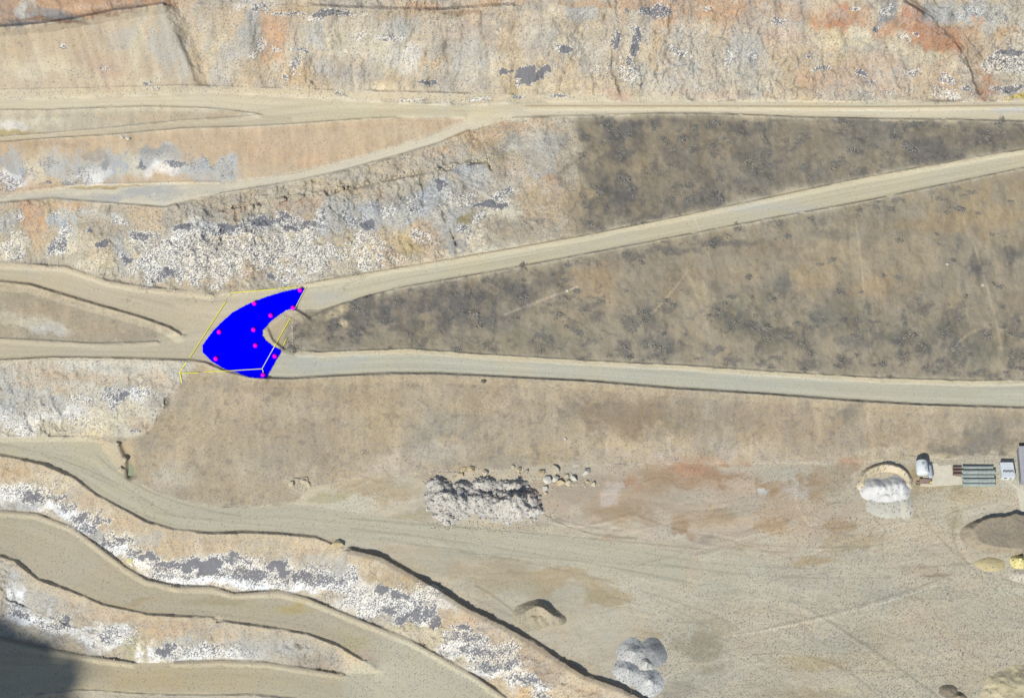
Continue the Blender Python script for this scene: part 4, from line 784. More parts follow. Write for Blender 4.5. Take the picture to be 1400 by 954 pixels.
# ------------------------------------------------------------------ mounds and stockpiles
M2 = (G(800, 760) - G(790, 760)).length / 10.0          # metres per photograph pixel at yard level
def mound(name, lobes, mat_, rough=0.15, res=0.55, flat=False, base=None, colf=None, smooth=True, fr=1.6, seed=0, sink=0.15, wf=.10):
    """heap made of one or more lobes (u, v of the foot centre, half sizes in px, height m, sharpness)"""
    LB = []
    for u, v, ru, rv, h, p in lobes:
        g = G(u, v)
        LB.append((g.x, g.y, ru * M2, rv * M2 / 0.88, h, p, g.z))
    bz = base if base is not None else min(l[6] for l in LB)
    ox = sum(l[0] for l in LB) / len(LB); oy = sum(l[1] for l in LB) / len(LB)
    x0 = min(l[0] - l[2] * 1.2 for l in LB) - 1.5; x1 = max(l[0] + l[2] * 1.2 for l in LB) + 1.5
    y0 = min(l[1] - l[3] * 1.2 for l in LB) - 1.5; y1 = max(l[1] + l[3] * 1.2 for l in LB) + 1.5
    gx = np.arange(x0, x1, res); gy = np.arange(y0, y1, res)
    A, B = np.meshgrid(gx, gy)
    w1 = fbm(A / 5 + seed, B / 5, 3, 1); w2 = fbm(A / 5, B / 5 + seed, 3, 2)
    Z = np.full(A.shape, -1.0)
    for lx, ly, a, b, h, p, gz in LB:
        d = np.hypot((A + w1 * a * wf - lx) / a, (B + w2 * b * wf - ly) / b)
        if flat:
            d = (np.abs((A + w1 * .8 - lx) / a) ** 2.6 + np.abs((B + w2 * .8 - ly) / b) ** 2.6) ** (1 / 2.6)
            z = h * sstep(1.0, 1.0 - p, d)
        else: z = h * np.where(d < 1, np.clip(1 - d ** p, 0, 1) ** 1.2, -(d - 1) * 2)
        if flat: z = np.where(d > 1, -(d - 1) * 8, z)
        Z = np.maximum(Z, z)
    Z = Z + np.where(Z > 0, rough * (fbm(A / fr, B / fr, 3, 3) + 0.5 * fbm(A / .7, B / .7, 2, 4)) * np.clip(Z, 0, 1), 0)
    keep = Z > -0.25
    Z = np.maximum(Z, -0.6)
    id_ = np.arange(Z.size).reshape(Z.shape)
    q = np.stack([id_[:-1, :-1], id_[:-1, 1:], id_[1:, 1:], id_[1:, :-1]], -1).reshape(-1, 4)
    kf = (keep[:-1, :-1] | keep[1:, 1:] | keep[:-1, 1:] | keep[1:, :-1]).ravel()
    q = q[kf]
    uq, inv = np.unique(q, return_inverse=True)
    P = np.stack([A - ox, B - oy, Z - sink], -1).reshape(-1, 3)[uq]
    cl = None
    if colf is not None: cl = colf(A, B, Z).reshape(-1, 3)[uq]
    me = mesh_np(name, P, inv.reshape(-1, 4), cl)
    o = link(name, me, mat_, None, (ox, oy, bz), smooth=smooth)
    return o, (gx, gy, Z, ox, oy, bz)

attr_mat = mat('heap_material', None, 1.0, 0.08, 2.5, 0.3, attr='Col', spec=0.1)
def speck(c1, c2, den=0.1, dot=(120, 120, 120), dd=0.06, sc=4.0):
    a = lin(*c1); b = lin(*c2); d_ = lin(*dot)
    def f(A, B, Z):
        n = fbm(A / sc, B / sc, 4, 5)
        t = np.clip(0.5 + n * 0.9, 0, 1)[..., None]
        c = a * (1 - t) + b * t
        r = rng.random(A.shape)[..., None]
        return np.clip(np.where(r < dd, d_, c), 0, .84).astype(np.float32)
    return f

# five pale gravel mounds by the long berm
gm = [((866, 893, 25, 20, 3.6, .9), (190, 187, 180), (202, 200, 192), 'pale gravel heap with a dark crest, upper left of the cluster by the berm'),
      ((893, 893, 20, 20, 2.8, .95), (150, 150, 148), (168, 167, 163), 'darker grey gravel heap at the upper right of the pale cluster'),
      ((884, 908, 14, 12, 2.9, 1.0), (198, 196, 184), (210, 207, 197), 'smallest gravel heap, wedged in the middle of the pale cluster'),
      ((858, 918, 21, 18, 3.3, .9), (192, 191, 184), (206, 204, 197), 'pale gravel heap nearest the dark berm edge, left of the cluster'),
      ((887, 932, 23, 19, 3.7, .9), (194, 194, 187), (210, 208, 201), 'bright round gravel heap at the lower right end of the cluster')]
for i, (l, c1, c2, lb) in enumerate(gm):
    o, _ = mound('gravel_heap', [l], attr_mat, 0.12, 0.3, colf=speck(c1, c2, dd=0.10), seed=i * 9)
    tag(o, lb, 'gravel heap', 'gravel heaps beside the berm')

# tan dumped heap with shaded back
SH = [(716 + 46 * t, 841 - 9 * math.sin(math.pi * min(t * 1.15, 1)) + 4 * t, 17 - 5 * t, 17 - 6 * t, 2.4 + 2.2 * math.sin(math.pi * t), 1.0) for t in np.linspace(0, 1, 16)] + [(726, 846, 22, 16, 2.4, 1.0), (738, 846, 22, 13, 2.0, 1.0), (750, 845, 18, 11, 1.6, 1.0)]
o, _ = mound('soil_heap', SH, attr_mat, 0.15, 0.35, colf=speck((182, 168, 140), (170, 160, 136), dd=0.06))
tag(o, 'tan dumped soil heap with a dark shaded crest above the long berm', 'soil heap')
o, _ = mound('soil_heap', [(764, 846, 13, 8, 1.5, 1.0), (757, 840, 12, 8, 1.8, 1)], attr_mat, 0.15, 0.4, colf=speck((150, 144, 120), (160, 152, 126), dd=0.03), seed=5)
tag(o, 'low greenish grey tail of soil at the right foot of the tan heap', 'soil heap')

# white sand in its bay with a curved bund behind
o, _ = mound('sand_heap', [(1190, 669, 15, 15, 2.6, 1.3), (1198, 669, 18, 17, 3.3, 1.3), (1206, 670, 18, 16, 3.1, 1.3), (1215, 669, 18, 18, 3.3, 1.3), (1224, 668, 19, 19, 3.5, 1.3), (1232, 669, 15, 18, 3.0, 1.3), (1210, 680, 24, 11, 2.2, 1.0)], attr_mat, 0.12, 0.4, colf=speck((212, 209, 202), (222, 219, 213), dd=0.04, dot=(130, 130, 130)))
tag(o, 'white sand heap with a scalloped crest inside the curved earth bund', 'sand heap')
arc = []
for k in range(60):
    a = math.pi * (1.06 - k / 59.0 * 1.12)
    arc.append((1210 + 32 * math.cos(a), 661 - 22 * math.sin(a) * (1 if math.sin(a) > 0 else .6), 8.5, 7, 2.2 + .9 * math.sin(max(a, 0)), 1.0))
o, _ = mound('earth_bund', arc, attr_mat, 0.2, 0.4, colf=speck((214, 200, 172), (200, 184, 152), dd=0.05))
tag(o, 'curved cream earth bund wrapping the back of the white sand heap', 'bund')
o, _ = mound('sand_spill', [(1216, 690, 34, 20, 0.7, 2.0), (1238, 690, 12, 22, 1.0, 1.6)], attr_mat, 0.08, 0.4, colf=speck((206, 202, 184), (214, 206, 186), dd=0.07))
tag(o, 'pale sand spilled in a fan below the white sand heap', 'sand')

# flat-topped stockpile and neighbours
o, _ = mound('stockpile', [(1423, 730, 110, 26, 2.9, .17)], attr_mat, 0.08, 0.3, flat=True, colf=speck((172, 158, 134), (156, 144, 124), dd=0.08, dot=(126, 120, 112), sc=7))
tag(o, 'long flat topped brown stockpile with a dark shaded north side', 'stockpile')
o, _ = mound('sand_heap', [(1392, 767, 13, 10, 4.6, .9), (1412, 766, 22, 11, 5.2, .9)], attr_mat, 0.2, 0.35, colf=speck((214, 198, 128), (224, 210, 150), dd=0.10, dot=(90, 86, 70)))
tag(o, 'small bright yellow sand heap at the right edge below the stockpile', 'sand heap')
o, _ = mound('sand_spill', [(1355, 771, 25, 10, 0.9, 2.0)], attr_mat, 0.1, 0.4, colf=speck((196, 180, 136), (204, 188, 144), dd=0.03))
tag(o, 'low tan bank of spilled sand left of the yellow heap', 'sand')
o, _ = mound('sand_spill', [(1400, 786, 26, 9, 0.9, 2.0)], attr_mat, 0.1, 0.4, colf=speck((206, 194, 172), (214, 204, 184), dd=0.16), seed=3)
tag(o, 'pale pinkish sand spilled in front of the yellow heap', 'sand')
o, _ = mound('sand_heap', [(1412, 962, 70, 50, 6.5, 1.7)], attr_mat, 0.08, 0.4, colf=speck((212, 196, 156), (218, 204, 168), dd=0.02))
tag(o, 'big pale yellow sand heap cut off by the lower right corner', 'sand heap')
o, _ = mound('soil_heap', [(1296, 944, 16, 10, 1.2, 1.2), (1311, 953, 13, 8, 2.2, .8), (1322, 962, 12, 9, 2.4, .8)], attr_mat, 0.4, 0.35, colf=speck((158, 144, 120), (140, 128, 110), dd=0.05), seed=2)
tag(o, 'rough brown soil heap with dark cracks at the bottom edge', 'soil heap')

# grey rubble heap
def rubc(A, B, Z):
    n = fbm(A / 1.4, B / 1.4, 3, 5); m_ = fbm(A / 7, B / 7, 3, 2)
    c = lin(190, 184, 172)[None, None] * (1 + 0.16 * n + 0.12 * m_)[..., None]
    r = rng.random(A.shape)[..., None]
    c = np.where(r < .08, lin(206, 204, 200), c); c = np.where(r > .92, lin(128, 122, 122), c)
    red = np.exp(-(((A - A.max() + 6) / 7) ** 2 + ((B - B.mean() - 3) / 4) ** 2))[..., None]
    return np.clip(c * (1 - .5 * red) + lin(176, 138, 116) * .5 * red, 0, .84).astype(np.float32)
heap, (hx_, hy_, hZ, hox, hoy, hbz) = mound('rubble_heap',
    [(604, 682, 28, 28, 6.0, 1.0), (616, 688, 34, 26, 6.6, 1.1), (628, 684, 28, 22, 5.2, 1.1), (655, 682, 34, 20, 5.0, 1.2), (688, 692, 38, 26, 8.4, 1.05), (706, 690, 38, 25, 7.6, 1.1), (600, 666, 20, 15, 4.6, 1.), (634, 668, 34, 15, 3.4, 1.2), (664, 663, 34, 12, 3.8, 1.1), (700, 666, 36, 15, 4.6, 1.1), (724, 682, 24, 20, 4.6, 1.1)],
    attr_mat, 0.75, 0.33, colf=rubc, fr=3.4, wf=.26)
ROOT = empty('rubble_pile', (0, 0, 0)); ROOT.location = heap.location.copy(); heap.location = (0, 0, 0); heap.parent = ROOT; heap.name = 'mound'
tag(ROOT, 'large heap of broken grey rock between the tan slope and the lower haul road', 'rubble pile')

def hull(r, n=16, sq=0.7, rnd=random):
    bm = bmesh.new()
    for _ in range(n):
        v = Vector((rnd.gauss(0, 1), rnd.gauss(0, 1), rnd.gauss(0, 1))).normalized() * r * rnd.uniform(.78, 1.1)
        v.x *= rnd.uniform(1.0, 1.25); v.z *= sq
        bm.verts.new(v)
    g = bmesh.ops.convex_hull(bm, input=bm.verts)
    bmesh.ops.delete(bm, geom=[e for e in g['geom_interior'] if isinstance(e, bmesh.types.BMVert)], context='VERTS')
    return bm
def many_rocks(name, spots, m, parent=None, seed=1, base=(0, 0, 0)):
    """one mesh of many small angular stones; spots = (x, y, z, r)"""
    rr = random.Random(seed); proto = []
    for _ in range(6):
        bm = hull(1, 12, .75, rr); bmesh.ops.triangulate(bm, faces=bm.faces)
        bm.verts.index_update()
        proto.append((np.array([v.co[:] for v in bm.verts]), np.array([[v.index for v in f.verts] for f in bm.faces]))); bm.free()
    V_, F_, off = [], [], 0
    for x, y, z, r in spots:
        pv, pf = rr.choice(proto); a = rr.uniform(0, 6.28); c, s_ = math.cos(a), math.sin(a)
        R = np.array([[c, s_, 0], [-s_, c, 0], [0, 0, 1]])
        V_.append(pv @ R * r + (x - base[0], y - base[1], z - base[2])); F_.append(pf + off); off += len(pv)
    me = mesh_np(name, np.concatenate(V_), np.concatenate(F_))
    return link(name, me, m, parent)
rock_grey = mat('rubble_rock', lin(180, 174, 164), .95, .35, .45, .3)
rock_pale = mat('pale_rock', lin(206, 200, 186), .95, .15, .8, .3)
rock_tan = mat('tan_rock', lin(198, 180, 142), .95, .15, .8, .3)
rock_cream = mat('cream_rock', lin(196, 184, 158), .95, .15, .8, .3)
rock_dark = mat('dark_rock', lin(112, 104, 100), .95, .2, .8, .3)
sp = []
for _ in range(1000):
    i = random.randrange(1, hZ.shape[1] - 1); j = random.randrange(1, hZ.shape[0] - 1)
    if hZ[j, i] > -0.2:
        r = random.choice((.2, .25, .3, .35, .55)) * random.uniform(.7, 1.3)
        if hZ[j, i] < .8: r *= 1.2
        sp.append((hx_[i] - hox + random.uniform(-.2, .2), hy_[j] - hoy + random.uniform(-.2, .2), hZ[j, i] - .1, r))
for _ in range(110):
    i = random.randrange(1, hZ.shape[1] - 1); j = random.randrange(1, hZ.shape[0] - 1)
    if hZ[j, i] > -0.2: sp.append((hx_[i] - hox, hy_[j] - hoy, hZ[j, i] - .1, random.uniform(.5, 1.0)))
o = many_rocks('loose_rubble', sp, rock_grey, ROOT, 3); tag(o, kind='stuff')

BL = [  # u, v, r px, material, label
    (634, 641, 5, rock_tan, 'yellowish boulder at the left end of the row behind the rubble pile'),
    (644, 641, 6.5, rock_tan, 'tall yellow ochre boulder, second from the left behind the rubble pile'),
    (631, 648, 4.5, rock_tan, 'squat tan boulder just below the two yellow ones behind the rubble pile'),
    (621, 651, 3, rock_tan, 'small tan boulder at the foot of the rubble pile, furthest left'),
    (663, 645, 5.5, rock_cream, 'lone cream boulder behind the middle of the rubble pile'),
    (701, 637, 4, rock_cream, 'small buff boulder above the right part of the rubble pile'),
    (709, 641, 4.5, rock_tan, 'buff boulder touching the small one above the rubble pile'),
    (719, 644, 5.5, rock_cream, 'rounded cream boulder above the right shoulder of the rubble pile'),
    (740, 645, 5.5, rock_tan, 'brownish boulder alone right of the rubble pile top'),
    (759, 641, 7, rock_cream, 'large brown topped boulder at the top of the boulder cluster'),
    (748, 655, 6.5, rock_pale, 'white slabby boulder at the left of the boulder cluster'),
    (759, 654, 6, rock_pale, 'pale grey boulder in the middle of the boulder cluster'),
    (766, 659, 6, rock_tan, 'yellow boulder at the bottom of the boulder cluster'),
    (777, 659, 5.5, rock_cream, 'cream boulder at the lower right of the boulder cluster'),
    (785, 654, 5.5, rock_pale, 'grey white boulder at the right of the boulder cluster'),
    (774, 650, 4, rock_cream, 'small shaded boulder tucked inside the boulder cluster'),
    (801, 644, 6.5, rock_pale, 'large white boulder standing alone right of the cluster'),
    (811, 661, 5, rock_cream, 'greenish grey boulder furthest right on the brown ground'),
    (803, 658, 3.2, rock_tan, 'small brown boulder beside the furthest right boulder'),
    (745, 667, 5, rock_pale, 'flat pale slab at the right foot of the rubble pile'),
    (737, 680, 4.5, rock_pale, 'upright pale slab leaning by the reddish edge of the rubble pile'),
    (746, 673, 3.2, rock_cream, 'small cream block under the flat slab by the rubble pile'),
    (461, 744, 8, rock_tan, 'big tan boulder in the gap of the long berm below the haul road'),
    (661, 520, 4.5, rock_dark, 'dark boulder just below the lower haul road'),
    (773, 599, 2.6, rock_pale, 'small white boulder on the tan slope below the lower haul road'),
    (650, 592, 2.2, rock_tan, 'small orange boulder on the grey part of the tan slope'),
    (1295, 361, 3.2, rock_pale, 'pale boulder on the upper right of the wide scrub slope'),
    (1343, 389, 3.4, rock_pale, 'cream boulder beside the dark shrub at the right of the scrub slope'),
    (776, 397, 2.6, rock_pale, 'white stone at the edge of the bare patch on the scrub slope'),
    (166, 641, 5.5, rock_cream, 'broken cream block at the lower edge of the notch by the green pool'),
    (170, 627, 5.0, rock_cream, 'tan block in the middle of the notch by the green pool'),
    (160, 606, 4.5, rock_pale, 'pale block at the top of the notch above the green pool'),
    (167, 186, 4.5, rock_pale, 'white boulder on the rim above the grey face at the left'),
    (176, 188, 4.0, rock_pale, 'cream boulder beside the white one on the rim at the left'),
    (398, 660, 4.5, rock_cream, 'cream outcrop block on the tan slope above the haul road'),
    (415, 657, 4.0, rock_cream, 'smaller outcrop block right of the cream one on the tan slope'),
]
for i, (u, v, r, m, lb) in enumerate(BL):
    rr = random.Random(40 + i)
    bm = hull(r * M2, 15, rr.uniform(.6, .85), rr)
    bmesh.ops.bevel(bm, geom=bm.edges[:], offset=r * M2 * .07, segments=1, affect='EDGES')
    me = bpy.data.meshes.new('boulder'); bm.to_mesh(me); bm.free()
    g = G(u, v + r * .25)
    o = link('boulder', me, m, None, (g.x, g.y, g.z + r * M2 * .28), rr.uniform(0, 6))
    tag(o, lb, 'boulder', 'boulders lying about the quarry')

# ------------------------------------------------------------------ scattered stones at the foot of the walls
sp = []
def strew(pts, n, spread, r0, r1, side=-1):
    for _ in range(n):
        k = random.random() * (len(pts) - 1); i = int(k); t = k - i
        u = pts[i][0] * (1 - t) + pts[i + 1][0] * t; v = pts[i][1] * (1 - t) + pts[i + 1][1] * t + side * abs(random.gauss(0, spread))
        if -20 < u < 1420 and -20 < v < 975:
            g = G(u, v); sp.append((g.x, g.y, g.z, random.uniform(r0, r1)))
strew(A_n, 260, 6, .15, .35); strew(A2_n, 90, 4, .15, .4); strew(D_n, 120, 6, .15, .4); strew(B_n[:6], 120, 6, .15, .4)
strew(G_n[1:17], 260, 6, .15, .4); strew(H_n[1:], 160, 6, .15, .4); strew(F_n[1:5], 40, 5, .15, .4)
strew(CR[5][0], 130, 3, .25, .6); strew(CR[6][0], 150, 3, .25, .7); strew([(380, 425), (400, 450), (400, 475)], 60, 8, .2, .5)
strew([(566, 700), (600, 716), (650, 712), (700, 722), (745, 712), (762, 690)], 170, 9, .15, .5, 1)
strew([(578, 660), (600, 650), (650, 650), (720, 655), (750, 668), (800, 668)], 150, 7, .15, .5)
strew([(735, 655), (760, 665), (800, 662), (822, 668)], 60, 6, .2, .5)
strew([(400, 672), (420, 668)], 25, 8, .15, .45)
strew([(840, 905), (860, 942), (890, 955), (915, 930)], 40, 3, .12, .3, 1)
strew(YARD_N[3:12], 120, 4, .15, .4, 1)
o = many_rocks('loose_stones', sp, rock_cream, None, 8)
tag(o, 'small fallen stones scattered along the foot of the quarry walls', kind='stuff')

# ------------------------------------------------------------------ shrubs
twig = mat('dry_shrub', lin(160, 154, 140), 1.0, .2, .5, 0, spec=.05)
twig2 = mat('grey_shrub', lin(152, 149, 140), 1.0, .2, .5, 0, spec=.05)
def shrub_np(r, n, seed):
    g = np.random.default_rng(seed)
    lob = g.normal(0, .38, (5, 3)); lob[:, 2] = np.abs(lob[:, 2]) * .5
    c = lob[g.integers(0, 5, n)] + g.normal(0, .30, (n, 3)); c[:, 2] = np.abs(c[:, 2]) * .75 + .05
    a = g.normal(0, 1, (n, 3)); a /= np.linalg.norm(a, axis=1)[:, None]
    b = np.cross(a, g.normal(0, 1, (n, 3))); b /= np.linalg.norm(b, axis=1)[:, None]
    s_ = g.uniform(.10, .20, (n, 1))
    P = np.stack([c - a * s_ - b * s_ * .5, c + a * s_ - b * s_ * .5, c + a * s_ * .8 + b * s_ * .6, c - a * s_ * .6 + b * s_ * .7], 1).reshape(-1, 3) * r
    return P, np.arange(n * 4).reshape(-1, 4)
SP = [mesh_np('foliage', *shrub_np(1.0, 150, 100 + k)) for k in range(5)]
for k, me in enumerate(SP): me.materials.append(twig if k % 2 else twig2)
stem_mat = mat('shrub_stem', lin(104, 88, 70), 1, .2, 2)
def stem_mesh():
    bm = bmesh.new()
    for k in range(5):
        a = k * 1.256; d = Vector((math.cos(a) * .35, math.sin(a) * .35, .55))
        q = Vector((0, 0, 1)).rotation_difference(d.normalized()).to_matrix().to_4x4()
        bmesh.ops.create_cone(bm, cap_ends=False, segments=5, radius1=.05, radius2=.02, depth=d.length, matrix=Matrix.Translation(d / 2) @ q)
    me = bpy.data.meshes.new('stem'); bm.to_mesh(me); bm.free(); me.materials.append(stem_mat); return me
STEM = stem_mesh()
CLS = clump
cand = []
ii = np.argwhere((ZONE == 13) & (U > -10) & (U < 1412) & (V > 150) & (V < 545))
ii = ii[rng.permutation(len(ii))[:60000]]
occ = {}
for j, i in ii:
    l = CLS[j, i]; p = np.clip(l, 0.02, 1) ** 1.3
    if rng.random() > p * .7: continue
    x, y, z = float(X[j, i]), float(Y[j, i]), float(H2[j, i])
    r = float(rng.lognormal(-0.30, .45)); r = min(r, 2.4)
    key = (int(x / 1.35), int(y / 1.35))
    if key in occ: continue
    occ[key] = 1
    cand.append((r, x, y, z, float(vs[j]), float(us[i])))
cand.sort(reverse=True)
big, small = cand[:290], cand[290:9000]
def shrub(r, x, y, z, lb):
    k = random.randrange(5)
    root = empty('shrub', (x, y, z - .05), random.uniform(0, 6.28))
    root.scale = (r, r * random.uniform(.85, 1.15), r * random.uniform(.28, .5))
    for nm, me in (('foliage', SP[k]), ('stem', STEM)):
        c = bpy.data.objects.new(nm, me); COL.objects.link(c); c.parent = root
    tag(root, lb, 'shrub', 'shrubs on the scrub slopes')
for r, x, y, z, v, u in big:
    t = np.interp(u, [p[0] for p in B_n], [p[1] for p in B_n])
    shrub(r, x, y, z, 'low grey brown shrub on the slope above the long climbing haul road' if v < t + 5 else 'low grey brown shrub on the wide slope between two haul roads')
PV, PF, off = [], [], 0
PR = [shrub_np(1.0, 22, 300 + k) for k in range(8)]
for r, x, y, z, v, u in small:
    pv, pf = PR[random.randrange(8)]
    q = pv.copy(); q[:, 2] *= .35
    PV.append(q * max(r, .45) + (x, y, z)); PF.append(pf + off); off += len(pv)
o = link('scrub', mesh_np('scrub', np.concatenate(PV), np.concatenate(PF)), twig)
tag(o, 'scattered low dry scrub covering the two wedge shaped slopes', kind='stuff')

# ------------------------------------------------------------------ small primitives
def bm_obj(name, bm, m, parent=None, smooth=False):
    bmesh.ops.recalc_face_normals(bm, faces=bm.faces)
    me = bpy.data.meshes.new(name); bm.to_mesh(me); bm.free()
    return link(name, me, m, parent, smooth=smooth)
def bxs(items, bev=0.03):
    bm = bmesh.new()
    for (x, y, z, sx, sy, sz) in items:
        r = bmesh.ops.create_cube(bm, size=1, matrix=Matrix.Translation((x, y, z)) @ Matrix.Diagonal((sx, sy, sz, 1)))
    if bev: bmesh.ops.bevel(bm, geom=bm.edges[:], offset=bev, segments=1, affect='EDGES')
    return bm
def tube(r, L, axis='x', seg=28, inner=None, dome=0.0, bm=None, mx=None):
    """turned body along an axis; optional hollow bore or domed ends"""
    bm = bm or bmesh.new(); prof = []
    if inner:
        prof = [(inner, -L / 2), (r, -L / 2), (r, L / 2), (inner, L / 2), (inner, -L / 2)]
    else:
        n = 6
        for k in range(n + 1):
            a = math.pi / 2 * k / n; prof.append((r * math.sin(a), -L / 2 - dome * math.cos(a)))
        for k in range(n + 1):
            a = math.pi / 2 * k / n; prof.append((r * math.cos(a), L / 2 + dome * math.sin(a)))
    rings = []
    for pr, pl in prof:
        ring = []
        for k in range(seg):
            a = 2 * math.pi * k / seg
            c = (pl, pr * math.cos(a), pr * math.sin(a)) if axis == 'x' else ((pr * math.cos(a), pl, pr * math.sin(a)) if axis == 'y' else (pr * math.cos(a), pr * math.sin(a), pl))
            v = Vector(c)
            if mx: v = mx @ v
            ring.append(bm.verts.new(v))
        rings.append(ring)
    for a, b in zip(rings[:-1], rings[1:]):
        for k in range(seg):
            bm.faces.new((a[k], a[(k + 1) % seg], b[(k + 1) % seg], b[k]))
    bmesh.ops.remove_doubles(bm, verts=bm.verts, dist=1e-4)
    return bm

white_p = mat('white_paint', lin(222, 226, 226), .5, .06, .7)
grey_st = mat('grey_green_steel', lin(160, 168, 160), .7, .18, .8)
rust = mat('rusty_steel', lin(158, 134, 120), .85, .15, 1)
rustd = mat('brown_pipe', lin(124, 104, 94), .85, .2, 1.2)
dark = mat('dark_steel', lin(62, 62, 64), .6, .2, 1)
conc = mat('concrete_pad', lin(226, 216, 192), .95, .08, .5, .1)
roofm = mat('grey_sheet_roof', lin(176, 174, 176), .7, .06, .6)
yellow_p = mat('yellow_paint', lin(240, 230, 70), .5, .05, 1)
glass = mat('dark_glass', lin(60, 70, 78), .15, .05, 1, spec=.5)

# pad under the plant
pd = [(1267, 634), (1281, 633), (1283, 637), (1300, 635), (1304, 650), (1314, 652), (1318, 662), (1300, 663), (1270, 665), (1258, 664), (1262, 652)]
pz = min(G(u, v).z for u, v in pd) + .05
pad = poly_mesh('concrete_pad', [(*map(float, unproject(u, v, pz)), pz) for u, v in pd], conc, None, 0.35)
tag(pad, 'pale irregular concrete pad between the white tank and the grey pipes', 'pad')
pd2 = [(1376, 657), (1391, 650), (1398, 660), (1404, 700), (1396, 700), (1390, 668)]
pz2 = min(G(u, v).z for u, v in pd2) + .05
p2 = poly_mesh('concrete_pad', [(*map(float, unproject(u, v, pz2)), pz2) for u, v in pd2], conc, None, 0.2)
tag(p2, 'narrow pale slab in front of the white cabin and the grey shed', 'pad')

def base(u, v, z=None):
    z = G(u, v).z if z is None else z
    x, y = unproject(u, v, z); return Vector((float(x), float(y), float(z)))
# white tank
b = base(1259.5, 651, pz + .35)
t = empty('storage_tank', (b.x, b.y, b.z))
tag(t, 'large white rounded tank at the left end of the concrete pad', 'tank')
o = bm_obj('tank_body', tube(2.45, 5.0, 'y', 32, dome=.6, mx=Matrix.Translation((0, 2.6, 2.75))), white_p, t, True)
bm_obj('saddle', bxs([(0, .6, .45, 3.6, .5, .9)]), dark, t); bm_obj('saddle', bxs([(0, 4.6, .45, 3.6, .5, .9)]), dark, t)
bm_obj('manhole', tube(.45, .35, 'z', 16, mx=Matrix.Translation((0, 3.4, 5.3))), grey_st, t)
bm_obj('filler_pipe', tube(.10, 1.2, 'z', 10, mx=Matrix.Translation((.7, 1.2, 5.2))), dark, t)
b = base(1271.5, 654, pz + .35)
t = empty('gas_cylinder', (b.x, b.y, b.z))
tag(t, 'slim pale grey cylinder lying along the right side of the white tank', 'tank')
bm_obj('cylinder_body', tube(.95, 4.6, 'y', 24, dome=.5, mx=Matrix.Translation((0, 2.4, 1.4))), mat('pale_steel', lin(184, 190, 194), .5, .1, .7), t, True)
bm_obj('saddle', bxs([(0, .9, .3, 1.3, .3, .6)]), dark, t); bm_obj('saddle', bxs([(0, 3.8, .3, 1.3, .3, .6)]), dark, t)
# brown platform
b = base(1264.5, 663, pz)
t = empty('platform', (b.x, b.y, b.z))
tag(t, 'rusty brown loading platform with a yellow drum at its end', 'platform')
bm_obj('deck', bxs([(0, 1.1, 1.25, 4.7, 2.1, .18)]), rust, t)
for sx in (-2.2, 2.2):
    for sy in (.2, 2.0): bm_obj('leg', bxs([(sx, sy, .6, .14, .14, 1.2)], .01), dark, t)
bm_obj('rail', bxs([(0, 2.1, 1.9, 4.6, .06, .06), (-2.25, 2.1, 1.6, .06, .06, .7), (2.25, 2.1, 1.6, .06, .06, .7), (0, 2.1, 1.6, .06, .06, .6)], 0), dark, t)
dr = empty('drum', (b.x + 2.0, b.y + .45, b.z + 1.35)); tag(dr, 'small yellow drum standing on the brown platform', 'drum')
bm_obj('drum_body', tube(.32, .8, 'z', 16, mx=Matrix.Translation((0, 0, .4))), yellow_p, dr, True)
bm_obj('lid', tube(.27, .05, 'z', 16, mx=Matrix.Translation((0, 0, .83))), yellow_p, dr)
b = base(1254, 661); t = empty('steel_box', (b.x, b.y, b.z)); tag(t, 'small dark steel box left of the brown platform', 'box')
bm_obj('box_body', bxs([(0, 0, .45, 1.1, .8, .9)]), dark, t); bm_obj('lid', bxs([(0, 0, .94, 1.2, .9, .08)]), rust, t)
# brown pipes
for k, lb in enumerate(('brown pipe furthest from the camera on the pad beside the grey pipes', 'middle one of three short brown pipes on the pad', 'nearest of three short brown pipes on the pad')):
    b = base(1308, 639.5 + 4.6 * k, pz + .35)
    o = bm_obj('short_pipe', tube(.5, 3.3, 'x', 20, inner=.42), rustd); o.location = (b.x, b.y, b.z + .5)
    tag(o, lb, 'pipe', 'short brown pipes on the pad')
# grey pipes
names5 = ['short grey pipe at the back of the row of big grey pipes', 'second big grey pipe from the back, right of the brown pipes', 'middle one of the five big grey pipes', 'fourth big grey pipe from the back of the row', 'front grey pipe of the row, nearest the yard']
for k, (u0, u1, r) in enumerate([(1315, 1357, .72), (1314, 1359.5, .98), (1314, 1358.5, .80), (1315, 1359.5, .98), (1315, 1359.5, .80)]):
    v = [640, 646.5, 652, 658, 663.5][k]
    b = base((u0 + u1) / 2, v, G(1335, 660).z + .2)
    L = (u1 - u0) * M2
    t = empty('steel_pipe', (b.x, b.y, b.z)); tag(t, names5[k], 'pipe', 'big grey pipes beside the pad')
    bm_obj('pipe_wall', tube(r, L, 'x', 28, inner=r - .07, mx=Matrix.Translation((0, 0, r))), grey_st, t)
    for sx in (-.5, .5):
        bm_obj('flange', tube(r + .10, .18, 'x', 28, inner=r + .01, mx=Matrix.Translation((sx * (L - .4), 0, r))), grey_st, t)
